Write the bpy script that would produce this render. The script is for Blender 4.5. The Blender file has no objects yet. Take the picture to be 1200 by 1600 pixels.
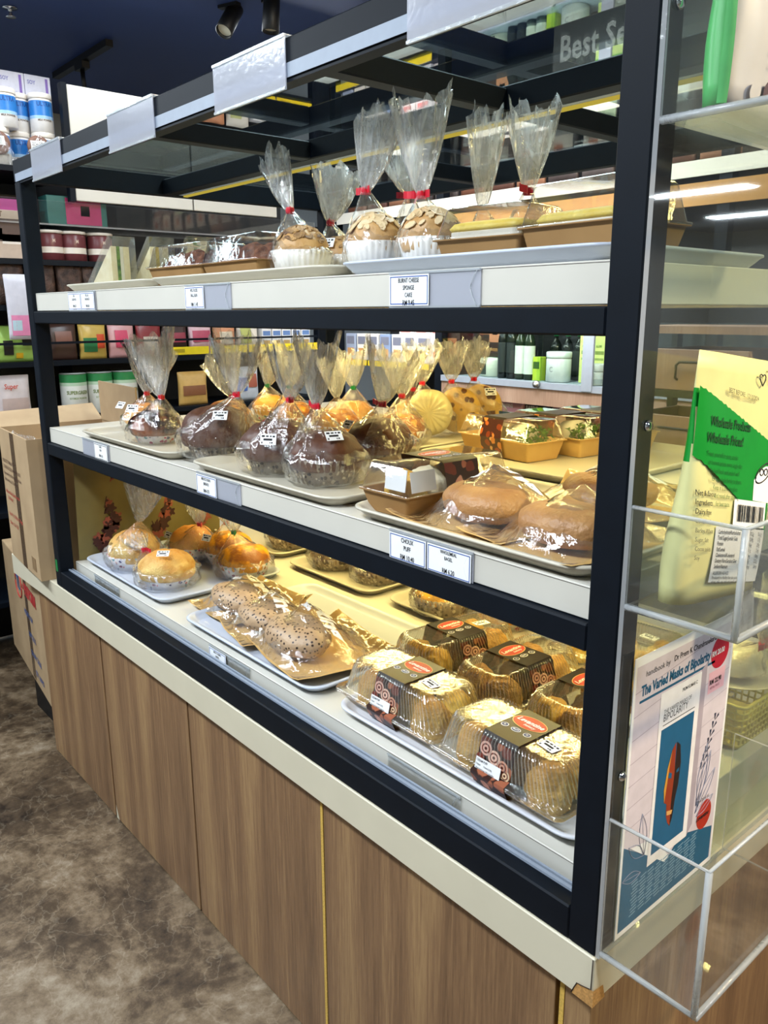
import bpy, math, random
from mathutils import Matrix, Vector, noise as mnoise
PI = math.pi
S = bpy.context.scene
COL = S.collection
ZF = 0.71          # counter top above the floor; everything is built relative to the counter top and lifted at the end

# ---------------------------------------------------------------- camera, world, light, exposure
def cam_basis(yaw, pitch, roll):
    cy, sy, cp, sp = math.cos(yaw), math.sin(yaw), math.cos(pitch), math.sin(pitch)
    fwd = Vector((-sy*cp, cy*cp, -sp)); right = Vector((cy, sy, 0)); up = right.cross(fwd)
    cr, sr = math.cos(roll), math.sin(roll)
    r2 = cr*right + sr*up; u2 = -sr*right + cr*up
    return Matrix((r2, u2, -fwd)).transposed()
cd = bpy.data.cameras.new('camera'); cam = bpy.data.objects.new('camera', cd); COL.objects.link(cam)
cd.sensor_fit = 'HORIZONTAL'; cd.sensor_width = 36.0; cd.lens = 36.0*1259.9/1200; cd.clip_start = 0.02
cam.matrix_world = Matrix.Translation((.5027, -.8, .8392)) @ cam_basis(.861, .2425, -.0038).to_4x4()
S.camera = cam
w = bpy.data.worlds.new('world'); S.world = w; w.use_nodes = True
w.node_tree.nodes['Background'].inputs[0].default_value = (.55, .68, .9, 1)
w.node_tree.nodes['Background'].inputs[1].default_value = .05
S.view_settings.view_transform = 'Standard'; S.view_settings.look = 'None'
S.view_settings.exposure = 0.44; S.view_settings.gamma = 1; S.view_settings.use_curve_mapping = False
S.cycles.transparent_max_bounces = 40; S.cycles.max_bounces = 8
S.cycles.caustics_reflective = False; S.cycles.caustics_refractive = False
S.cycles.sample_clamp_indirect = 4
try: S.cycles.use_denoising = True
except Exception: pass
def area(name, loc, sx, sy, power, col, rot=(0,0,0)):
    l = bpy.data.lights.new(name, 'AREA'); l.shape = 'RECTANGLE'; l.size = sx; l.size_y = sy; l.energy = power; l.color = col
    o = bpy.data.objects.new(name, l); COL.objects.link(o); o.location = loc; o.rotation_euler = rot
    return o
COOL = (.86, .93, 1.0); WARM = (1.0, .80, .30)
PANELS = [(-.5, -1.35), (-2.6, -1.35), (1.9, -.4), (1.9, 1.9), (-3.9, -1.2), (-2.9, 3.1), (-1.3, .95), (4.3, 7.8), (4.9, 10.3)]
for i, (x, y) in enumerate(PANELS):
    area('ceiling_panel_lamp', (x, y, 2.085), 1.15, .28, (52, 46, 32, 22, 30, 24, 22, 40, 40)[i], COOL)
for z, p in ((1.19, 2.6), (.808, 5.5), (.421, 6.5)):
    a = area('shelf_strip_lamp', (-1.0, .52, z), 1.85, .012, p, WARM, (math.radians(8), 0, 0))
area('shelf_strip_lamp', (-1.0, 1.0, .80), 1.85, .012, 1.5, WARM)
area('wall_shelf_lamp', (-2.0, 1.72, 1.25), 1.9, .03, 5, (1, .95, .85), (math.radians(20), 0, 0))
area('wall_shelf_lamp', (-2.0, 1.72, .94), 1.9, .03, 6, (1, .97, .9), (math.radians(25), 0, 0))
area('high_shelf_fill', (-1.6, 1.70, 1.66), 2.2, .02, 9, (1, .96, .9), (math.radians(62), 0, 0))  # added fill light that brightens the bags on the high back shelf
area('side_spot_lamp', (1.15, .75, 1.9), .12, .12, 40, (1, .76, .42), (0, math.radians(32), 0))
area('rack_lamp', (-2.95, .9, 2.0), .1, 2.2, 14, COOL, (0, math.radians(-18), 0))

# ---------------------------------------------------------------- materials
def lin(c):
    if isinstance(c, str):
        c = [int(c[i:i+2], 16)/255 for i in (0, 2, 4)]
    return tuple(((v+.055)/1.055)**2.4 if v > .04045 else v/12.92 for v in c)
def newmat(name):
    m = bpy.data.materials.new(name); m.use_nodes = True
    nt = m.node_tree; return m, nt, nt.nodes['Principled BSDF'], nt.nodes['Material Output']
def N(nt, t, **k):
    n = nt.nodes.new(t)
    for a, v in k.items(): setattr(n, a, v)
    return n
_pm = {}
def flat(hexc, rough=.5, metal=0, var=.06, scale=40, spec=.5, bump=0):
    key = (hexc, rough, metal, var, scale, spec, bump)
    if key in _pm: return _pm[key]
    m, nt, b, o = newmat('paint_'+hexc)
    c = lin(hexc)
    tc = N(nt, 'ShaderNodeTexCoord'); n = N(nt, 'ShaderNodeTexNoise'); n.inputs['Scale'].default_value = scale; n.inputs['Detail'].default_value = 4
    nt.links.new(tc.outputs['Object'], n.inputs['Vector'])
    r = N(nt, 'ShaderNodeValToRGB')
    r.color_ramp.elements[0].position = .3; r.color_ramp.elements[1].position = .7
    r.color_ramp.elements[0].color = tuple(max(0, v*(1-var)) for v in c)+(1,)
    r.color_ramp.elements[1].color = tuple(min(1, v*(1+var)) for v in c)+(1,)
    nt.links.new(n.outputs['Fac'], r.inputs[0]); nt.links.new(r.outputs[0], b.inputs['Base Color'])
    b.inputs['Roughness'].default_value = rough; b.inputs['Metallic'].default_value = metal; b.inputs['Specular IOR Level'].default_value = spec
    if bump:
        bp = N(nt, 'ShaderNodeBump'); bp.inputs['Strength'].default_value = bump; bp.inputs['Distance'].default_value = .002
        nt.links.new(n.outputs['Fac'], bp.inputs['Height']); nt.links.new(bp.outputs[0], b.inputs['Normal'])
    _pm[key] = m; return m
def ramp(nt, stops):
    r = N(nt, 'ShaderNodeValToRGB'); e = r.color_ramp.elements
    while len(e) < len(stops): e.new(.5)
    for i, (p, c) in enumerate(stops):
        e[i].position = p; e[i].color = lin(c)+(1,)
    return r
def clear(name, tint, body=0.0, bodycol='ffffff', rough=.06, bump=0, scale=30, stretch=(1,1,1), ior=1.5, lines=0, gain=1.0):
    """thin clear plastic or glass: transparent, with a gloss that follows the viewing angle, and a faint milky body"""
    m, nt, b, o = newmat(name); nt.nodes.remove(b)
    tr = N(nt, 'ShaderNodeBsdfTransparent'); tr.inputs[0].default_value = lin(tint)+(1,)
    gl = N(nt, 'ShaderNodeBsdfGlossy'); gl.inputs['Roughness'].default_value = rough; gl.inputs[0].default_value = (1, 1, 1, 1)
    fr = N(nt, 'ShaderNodeLayerWeight'); fr.inputs[0].default_value = .5      # facing is the same from both sides of a thin sheet
    f0 = ((ior-1)/(ior+1))**2
    pw = N(nt, 'ShaderNodeMath', operation='POWER'); pw.inputs[1].default_value = 4.0; nt.links.new(fr.outputs['Facing'], pw.inputs[0])
    sc_ = N(nt, 'ShaderNodeMath', operation='MULTIPLY_ADD'); sc_.inputs[1].default_value = .75; sc_.inputs[2].default_value = f0; nt.links.new(pw.outputs[0], sc_.inputs[0])
    mx = N(nt, 'ShaderNodeMixShader')
    fac = sc_.outputs[0]
    if gain != 1:
        g = N(nt, 'ShaderNodeMath', operation='MULTIPLY'); g.use_clamp = True; g.inputs[1].default_value = gain; nt.links.new(fac, g.inputs[0]); fac = g.outputs[0]
    nt.links.new(fac, mx.inputs[0])
    base = tr.outputs[0]
    tc = N(nt, 'ShaderNodeTexCoord'); mp = N(nt, 'ShaderNodeMapping'); mp.inputs['Scale'].default_value = stretch
    nt.links.new(tc.outputs['Object'], mp.inputs[0])
    no = N(nt, 'ShaderNodeTexNoise'); no.inputs['Scale'].default_value = scale; no.inputs['Detail'].default_value = 5; no.inputs['Distortion'].default_value = 1.2
    nt.links.new(mp.outputs[0], no.inputs['Vector'])
    if body > 0:
        df = N(nt, 'ShaderNodeBsdfDiffuse'); df.inputs[0].default_value = lin(bodycol)+(1,)
        tl = N(nt, 'ShaderNodeBsdfTranslucent'); tl.inputs[0].default_value = lin(bodycol)+(1,)
        dm = N(nt, 'ShaderNodeMixShader'); dm.inputs[0].default_value = .45
        nt.links.new(df.outputs[0], dm.inputs[1]); nt.links.new(tl.outputs[0], dm.inputs[2])
        m2 = N(nt, 'ShaderNodeMixShader'); m2.inputs[0].default_value = body
        if lines:
            rr = N(nt, 'ShaderNodeMapRange'); rr.inputs[1].default_value = .5; rr.inputs[2].default_value = .72; rr.inputs[3].default_value = body; rr.inputs[4].default_value = body+lines
            nt.links.new(no.outputs['Fac'], rr.inputs[0]); nt.links.new(rr.outputs[0], m2.inputs[0])
        nt.links.new(tr.outputs[0], m2.inputs[1]); nt.links.new(dm.outputs[0], m2.inputs[2]); base = m2.outputs[0]
    nt.links.new(base, mx.inputs[1]); nt.links.new(gl.outputs[0], mx.inputs[2])
    if bump:
        vo = N(nt, 'ShaderNodeTexVoronoi'); vo.feature = 'DISTANCE_TO_EDGE'; vo.inputs['Scale'].default_value = scale*.9
        nt.links.new(mp.outputs[0], vo.inputs['Vector'])
        mi = N(nt, 'ShaderNodeMath', operation='MINIMUM'); mi.inputs[1].default_value = .25
        nt.links.new(vo.outputs['Distance'], mi.inputs[0])
        ad = N(nt, 'ShaderNodeMath', operation='ADD'); nt.links.new(mi.outputs[0], ad.inputs[0]); nt.links.new(no.outputs['Fac'], ad.inputs[1])
        bp = N(nt, 'ShaderNodeBump'); bp.inputs['Strength'].default_value = bump; bp.inputs['Distance'].default_value = .006
        nt.links.new(ad.outputs[0], bp.inputs['Height'])
        nt.links.new(bp.outputs[0], gl.inputs['Normal']); nt.links.new(bp.outputs[0], fr.inputs['Normal'])
    nt.links.new(mx.outputs[0], o.inputs[0]); return m
M = {}
M['black'] = flat('080f18', .55, 0, .12, 25, .16)
M['black_edge'] = flat('0b0c0e', .5, 0, .3, 60)
M['steel'] = flat('b9bcc0', .3, .9, .05)
M['alu'] = flat('8f99a8', .5, 0, .04)
M['white'] = flat('cfcbc0', .45, 0, .03, 6)
M['cream'] = flat('d4ccb4', .42, 0, .03, 8)
M['ceil'] = flat('304680', .5, 0, .1, 1.5)
M['wallp'] = flat('a8aeb0', .7, 0, .05, 3)
M['red'] = flat('c8102a', .35, 0, .1)
M['green'] = flat('0c7a3c', .4, 0, .1)
M['paper'] = flat('f2f3f4', .6, 0, .02)
M['ink'] = flat('17171b', .7, 0, .02)
M['blue'] = flat('2c55a8', .6, 0, .05)
M['cellophane'] = clear('cellophane', 'fefefc', .025, 'ffffff', .07, 1.0, 42, (1, 1, .4), 1.5, .10, 2.2)
M['cellophane_neck'] = clear('cellophane_gathered', 'fdfdfb', .22, 'ffffff', .09, 1.0, 55, (1, 1, .25), 1.5, .34, 2.0)
M['film'] = clear('window_film', 'fdfcf8', .04, 'ffffff', .07, .8, 24, (1, 1, 1), 1.5, .10, 2.6)
M['clam'] = clear('clear_plastic', 'fcfcf8', .04, 'ffffff', .04, .10, 60, (1, 1, 1), 1.5, 0, 2.4)
M['lid'] = clear('clear_lid', 'fbfbfa', .03, 'ffffff', .04, .12, 40, (1, 1, 1), 1.5, 0, 2.2)
M['acrylic'] = clear('clear_acrylic', 'f9faf9', .012, 'ffffff', .03, 0, 10, (1, 1, 1), 1.42)
M['acrylic_edge'] = clear('acrylic_edge', 'e4eae8', .5, 'eef0f4', .15, .2, 80, (1, 1, 1), 1.5)
M['holder'] = clear('label_sleeve', 'f4f6fa', .62, 'dcdee8', .14, .04, 60, (1, 1, 1), 1.45)
M['pane'] = clear('cabinet_pane', 'f4fbf8', 0, 'ffffff', .02, 0, 10, (1, 1, 1), 1.5)
M['glass'] = clear('glass_pane', 'f6fbf8', 0, 'ffffff', .02, 0, 10, (1, 1, 1), 1.5)
M['roofglass'] = clear('roof_glass', 'd6e0e0', 0, 'ffffff', .015, 0, 10, (1, 1, 1), 1.52, 0, 1.7)
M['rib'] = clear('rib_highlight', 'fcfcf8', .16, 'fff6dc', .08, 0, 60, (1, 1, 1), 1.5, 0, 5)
M['chrome'] = flat('d9dadc', .12, 1, .02)

def emis(name, hexc, s):
    m, nt, b, o = newmat(name); nt.nodes.remove(b); e = N(nt, 'ShaderNodeEmission'); e.inputs[0].default_value = lin(hexc)+(1,); e.inputs[1].default_value = s
    nt.links.new(e.outputs[0], o.inputs[0]); return m
M['panel_light'] = emis('panel_diffuser', 'd8f6ff', 5)
M['led'] = emis('led_strip', 'd8c04c', .5)

def wood(name, c0, c1, c2, rough=.5):
    m, nt, b, o = newmat(name)
    tc = N(nt, 'ShaderNodeTexCoord'); mp = N(nt, 'ShaderNodeMapping'); mp.inputs['Scale'].default_value = (9, 9, .35)
    nt.links.new(tc.outputs['Object'], mp.inputs[0])
    n1 = N(nt, 'ShaderNodeTexNoise'); n1.inputs['Scale'].default_value = 1.3; n1.inputs['Detail'].default_value = 3
    n2 = N(nt, 'ShaderNodeTexNoise'); n2.inputs['Scale'].default_value = 24; n2.inputs['Detail'].default_value = 6; n2.inputs['Roughness'].default_value = .7
    nt.links.new(mp.outputs[0], n1.inputs['Vector']); nt.links.new(mp.outputs[0], n2.inputs['Vector'])
    mx = N(nt, 'ShaderNodeMath', operation='MULTIPLY_ADD'); mx.inputs[1].default_value = .55
    h = N(nt, 'ShaderNodeMath', operation='MULTIPLY'); h.inputs[1].default_value = .45
    nt.links.new(n2.outputs['Fac'], h.inputs[0]); nt.links.new(n1.outputs['Fac'], mx.inputs[0]); nt.links.new(h.outputs[0], mx.inputs[2])
    r = ramp(nt, [(.34, c0), (.5, c1), (.66, c2)])
    nt.links.new(mx.outputs[0], r.inputs[0]); nt.links.new(r.outputs[0], b.inputs['Base Color'])
    b.inputs['Roughness'].default_value = rough
    bp = N(nt, 'ShaderNodeBump'); bp.inputs['Strength'].default_value = .15; bp.inputs['Distance'].default_value = .001
    nt.links.new(n2.outputs['Fac'], bp.inputs['Height']); nt.links.new(bp.outputs[0], b.inputs['Normal'])
    return m
M['wood'] = wood('oak_laminate', '5e4530', '866648', 'a8875e', .48)
M['wood_pink'] = wood('pale_laminate', '8a6e5e', 'a08472', 'b09684')
M['chip'] = flat('b98a4e', .8, 0, .25, 300)
M['chip_yellow'] = flat('d2ac52', .75, 0, .2, 300)
def card(name, c0, c1):
    m, nt, b, o = newmat(name)
    tc = N(nt, 'ShaderNodeTexCoord'); n = N(nt, 'ShaderNodeTexNoise'); n.inputs['Scale'].default_value = 9; n.inputs['Detail'].default_value = 8
    nt.links.new(tc.outputs['Object'], n.inputs['Vector']); r = ramp(nt, [(.3, c0), (.7, c1)])
    nt.links.new(n.outputs['Fac'], r.inputs[0]); nt.links.new(r.outputs[0], b.inputs['Base Color']); b.inputs['Roughness'].default_value = .75
    return m
M['card'] = card('cardboard', 'a58a68', 'b59a76')
M['card_in'] = card('cardboard_inside', '9c8460', 'ad9470')
M['kraft'] = card('kraft_paper', 'cda260', 'deba78')
M['kraftbox'] = card('kraft_board', '8a6638', 'a07a48')
def floor_mat():
    m, nt, b, o = newmat('stained_concrete')
    tc = N(nt, 'ShaderNodeTexCoord')
    n1 = N(nt, 'ShaderNodeTexNoise'); n1.inputs['Scale'].default_value = 2.4; n1.inputs['Detail'].default_value = 10; n1.inputs['Roughness'].default_value = .68; n1.inputs['Distortion'].default_value = .5
    n2 = N(nt, 'ShaderNodeTexNoise'); n2.inputs['Scale'].default_value = 22; n2.inputs['Detail'].default_value = 8; n2.inputs['Roughness'].default_value = .75
    nt.links.new(tc.outputs['Object'], n1.inputs['Vector']); nt.links.new(tc.outputs['Object'], n2.inputs['Vector'])
    ma = N(nt, 'ShaderNodeMath', operation='MULTIPLY_ADD'); ma.inputs[1].default_value = .35
    hh = N(nt, 'ShaderNodeMath', operation='MULTIPLY'); hh.inputs[1].default_value = .65
    nt.links.new(n1.outputs['Fac'], hh.inputs[0]); nt.links.new(n2.outputs['Fac'], ma.inputs[0]); nt.links.new(hh.outputs[0], ma.inputs[2])
    r = ramp(nt, [(.38, '261d16'), (.47, '504131'), (.54, '77654f'), (.65, 'a49681')])
    nt.links.new(ma.outputs[0], r.inputs[0])
    dn = N(nt, 'ShaderNodeTexNoise'); dn.inputs['Scale'].default_value = 5; dn.inputs['Detail'].default_value = 5
    nt.links.new(tc.outputs['Object'], dn.inputs['Vector'])
    dm = N(nt, 'ShaderNodeMix', data_type='VECTOR'); dm.inputs[0].default_value = .35
    nt.links.new(tc.outputs['Object'], dm.inputs[4]); nt.links.new(dn.outputs['Color'], dm.inputs[5])
    vo = N(nt, 'ShaderNodeTexVoronoi'); vo.feature = 'DISTANCE_TO_EDGE'; vo.inputs['Scale'].default_value = 9
    nt.links.new(dm.outputs[1], vo.inputs['Vector'])
    vr = N(nt, 'ShaderNodeMapRange'); vr.inputs[1].default_value = 0; vr.inputs[2].default_value = .022; vr.inputs[3].default_value = .30; vr.inputs[4].default_value = 0
    nt.links.new(vo.outputs['Distance'], vr.inputs[0])
    mk = N(nt, 'ShaderNodeMath', operation='MULTIPLY'); nt.links.new(vr.outputs[0], mk.inputs[0]); nt.links.new(n1.outputs['Fac'], mk.inputs[1])
    cm = N(nt, 'ShaderNodeMix', data_type='RGBA'); cm.inputs[7].default_value = lin('c4b59c')+(1,)
    nt.links.new(mk.outputs[0], cm.inputs[0]); nt.links.new(r.outputs[0], cm.inputs[6]); nt.links.new(cm.outputs[2], b.inputs['Base Color'])
    rr = N(nt, 'ShaderNodeMapRange'); rr.inputs[3].default_value = .25; rr.inputs[4].default_value = .5
    nt.links.new(n2.outputs['Fac'], rr.inputs[0]); nt.links.new(rr.outputs[0], b.inputs['Roughness'])
    return m
M['floor'] = floor_mat()
def crust(name, stops, spot=None, spotscale=60, bump=.5, noise=14, topc=None, topz=.7, rough=.45, spotsize=.22):
    """baked crust: browned by its own bake (generated height) with mottling, optional seeds or chips"""
    m, nt, b, o = newmat(name)
    tc = N(nt, 'ShaderNodeTexCoord'); n = N(nt, 'ShaderNodeTexNoise'); n.inputs['Scale'].default_value = noise; n.inputs['Detail'].default_value = 7
    nt.links.new(tc.outputs['Object'], n.inputs['Vector'])
    r = ramp(nt, stops); nt.links.new(n.outputs['Fac'], r.inputs[0]); col = r.outputs[0]
    if topc:
        sp = N(nt, 'ShaderNodeSeparateXYZ'); nt.links.new(tc.outputs['Generated'], sp.inputs[0])
        ad = N(nt, 'ShaderNodeMath', operation='MULTIPLY_ADD'); ad.inputs[1].default_value = .6; nt.links.new(n.outputs['Fac'], ad.inputs[0]); nt.links.new(sp.outputs['Z'], ad.inputs[2])
        mr = N(nt, 'ShaderNodeMapRange'); mr.inputs[1].default_value = topz+.1; mr.inputs[2].default_value = topz+.5
        nt.links.new(ad.outputs[0], mr.inputs[0])
        cm = N(nt, 'ShaderNodeMix', data_type='RGBA'); cm.inputs[7].default_value = lin(topc)+(1,)
        nt.links.new(mr.outputs[0], cm.inputs[0]); nt.links.new(col, cm.inputs[6]); col = cm.outputs[2]
    if spot:
        v = N(nt, 'ShaderNodeTexVoronoi'); v.inputs['Scale'].default_value = spotscale; nt.links.new(tc.outputs['Object'], v.inputs['Vector'])
        mr = N(nt, 'ShaderNodeMapRange'); mr.inputs[1].default_value = spotsize; mr.inputs[2].default_value = spotsize+.06; mr.inputs[3].default_value = 1; mr.inputs[4].default_value = 0
        nt.links.new(v.outputs['Distance'], mr.inputs[0])
        cm = N(nt, 'ShaderNodeMix', data_type='RGBA'); cm.inputs[7].default_value = lin(spot)+(1,)
        nt.links.new(mr.outputs[0], cm.inputs[0]); nt.links.new(col, cm.inputs[6]); col = cm.outputs[2]
    nt.links.new(col, b.inputs['Base Color']); b.inputs['Roughness'].default_value = rough
    n3 = N(nt, 'ShaderNodeTexNoise'); n3.inputs['Scale'].default_value = noise*7; n3.inputs['Detail'].default_value = 6; nt.links.new(tc.outputs['Object'], n3.inputs['Vector'])
    bp = N(nt, 'ShaderNodeBump'); bp.inputs['Strength'].default_value = bump; bp.inputs['Distance'].default_value = .003
    nt.links.new(n3.outputs['Fac'], bp.inputs['Height']); nt.links.new(bp.outputs[0], b.inputs['Normal'])
    return m
M['muffin'] = crust('muffin_crumb', [(.3, 'b5854a'), (.7, 'd9b27a')], None, bump=.8)
M['almond'] = crust('almond_flake', [(.3, 'd8b988'), (.7, 'ecd7b0')], None, bump=.2)
M['almond_choc'] = crust('streusel', [(.35, '6a4a30'), (.6, 'c49a62')], None, bump=1, noise=60)
M['choc'] = crust('cocoa_bun', [(.3, '44210f'), (.7, '5e351c')], None, bump=.35, rough=.5)
M['glaze'] = crust('dark_glaze', [(.42, '2a0f0a'), (.62, '8a4a1e')], None, bump=.1, rough=.12, noise=20)
M['golden'] = crust('golden_bun', [(.3, 'c98a3c'), (.7, 'e6bd6c')], None, bump=.5, topc='d9903a', topz=.7, noise=24)
M['yellow'] = crust('cheese_bun', [(.42, '9c5d24'), (.56, 'f0a818')], None, bump=.7, noise=22, rough=.35)
M['mottle'] = crust('marbled_loaf', [(.42, '3c2718'), (.6, '7c5c34')], None, bump=.9, noise=50)
M['choux'] = crust('choux_shell', [(.3, 'c08c3c'), (.7, 'e0ba6c')], None, bump=1.2, topc='b98236', topz=.85, noise=26)
M['melon'] = crust('cracked_golden', [(.3, 'd09440'), (.62, 'ecc878')], None, bump=1.2, topc='d8943c', topz=.85, noise=34)
M['choux_y'] = crust('choux_yellow', [(.35, 'd8a838'), (.65, 'f0cf62')], None, bump=.8, topc='cf9636', topz=.9, noise=22)
M['seeded'] = crust('seeded_loaf', [(.3, 'a98a68'), (.7, 'c4a684')], '3c2a20', 105, .6, spotsize=.26)
M['bagel'] = crust('wholemeal_crust', [(.3, '96643a'), (.7, 'bd8e58')], None, bump=.9, noise=18)
M['pale'] = crust('steamed_bread', [(.3, 'ddcf96'), (.7, 'efe4b4')], None, bump=.2, noise=10)
M['fruit'] = crust('fruit_bread', [(.35, 'b88a32'), (.65, 'dcb458')], '5a3212', 34, .4, spotsize=.24)
M['floss'] = crust('meat_floss', [(.35, '6c3a20'), (.65, 'b06c44')], None, bump=2.0, noise=60, rough=.8)
M['sponge'] = crust('sponge_cake', [(.3, 'e9c63e'), (.7, 'f6dc6a')], None, bump=.4, noise=30)
M['cream_cake'] = crust('pale_cheesecake', [(.3, 'e6e0ce'), (.7, 'f2eee2')], None, bump=.2)
M['lettuce'] = crust('lettuce', [(.35, '2e6a1c'), (.65, '86b83a')], None, bump=2, noise=70)
M['bread'] = crust('white_bread', [(.3, 'e3d3a8'), (.7, 'f2e8c8')], None, bump=.4, noise=40)
M['cookie'] = crust('cookie', [(.3, '6d4836'), (.7, '8a6450')], None, bump=.5)
M['brownbag'] = crust('cocoa_flakes', [(.4, '3a261c'), (.6, '5e4334')], None, bump=1.4, noise=30)
def printed(name, base, blobs, scale=55, size=.34, rough=.5, seedc=None):
    m, nt, b, o = newmat(name)
    tc = N(nt, 'ShaderNodeTexCoord'); v = N(nt, 'ShaderNodeTexVoronoi'); v.inputs['Scale'].default_value = scale; v.inputs['Randomness'].default_value = 1
    no = N(nt, 'ShaderNodeTexNoise'); no.inputs['Scale'].default_value = scale*.8; no.inputs['Detail'].default_value = 2
    dm = N(nt, 'ShaderNodeMix', data_type='VECTOR'); dm.inputs[0].default_value = .6/scale*1.5
    nt.links.new(tc.outputs['Object'], no.inputs['Vector']); nt.links.new(tc.outputs['Object'], dm.inputs[4]); nt.links.new(no.outputs['Color'], dm.inputs[5])
    nt.links.new(dm.outputs[1], v.inputs['Vector'])
    sp = N(nt, 'ShaderNodeSeparateColor'); nt.links.new(v.outputs['Color'], sp.inputs[0])
    r = ramp(nt, [(i/len(blobs), c) for i, c in enumerate(blobs)]); r.color_ramp.interpolation = 'CONSTANT'; nt.links.new(sp.outputs[0], r.inputs[0])
    mr = N(nt, 'ShaderNodeMapRange'); mr.inputs[1].default_value = size; mr.inputs[2].default_value = size+.04; mr.inputs[3].default_value = 1; mr.inputs[4].default_value = 0
    nt.links.new(v.outputs['Distance'], mr.inputs[0])
    cm = N(nt, 'ShaderNodeMix', data_type='RGBA'); cm.inputs[6].default_value = lin(base)+(1,)
    nt.links.new(mr.outputs[0], cm.inputs[0]); nt.links.new(r.outputs[0], cm.inputs[7]); nt.links.new(cm.outputs[2], b.inputs['Base Color'])
    b.inputs['Roughness'].default_value = rough; return m
M['cup_floral'] = printed('hearts_and_leaves_paper', 'e8e4ea', ['c0407a', '4a4a80', 'd86a60', '6a94a0', '8a3a5a', 'b8b8c8'], 75, .34)
M['cup_dark'] = printed('printed_brown_paper', '8a7a6a', ['3a2a20', 'c8bca8', '5a4838', 'a89880'], 90, .4)
M['cup_choc'] = printed('newsprint_cup_paper', '7a6a56', ['2a1c14', 'b8a88c', '3c2a1e', 'd0c4a8'], 110, .38)
M['cup_white'] = flat('ece8e4', .6, 0, .04, 60)
M['pastry_print'] = printed('pastry_photo_print', '2c120c', ['c88a70', '6a2c1c', 'e0b498', '3a160e', 'a05c40', '1c0a08'], 42, .46, .35)
M['pastry_warm'] = printed('croissant_photo_print', '4a2410', ['e0924a', 'c06428', 'f2c488', '8a3c14'], 60, .46, .35)
M['sleeve'] = flat('231a14', .32, 0, .1, 30)
M['batik'] = flat('75683a', .6, 0, .2, 6); M['batik_red'] = flat('3c1612', .6, 0, .2, 90); M['batik_pink'] = flat('8a4434', .6, 0, .2, 90)
M['tray_cream'] = flat('c9c2b0', .32, 0, .03, 10)
M['tray_white'] = flat('d4d6de', .28, 0, .03, 10)
M['tray_blue'] = flat('c4ccdc', .3, 0, .03, 10)

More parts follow.
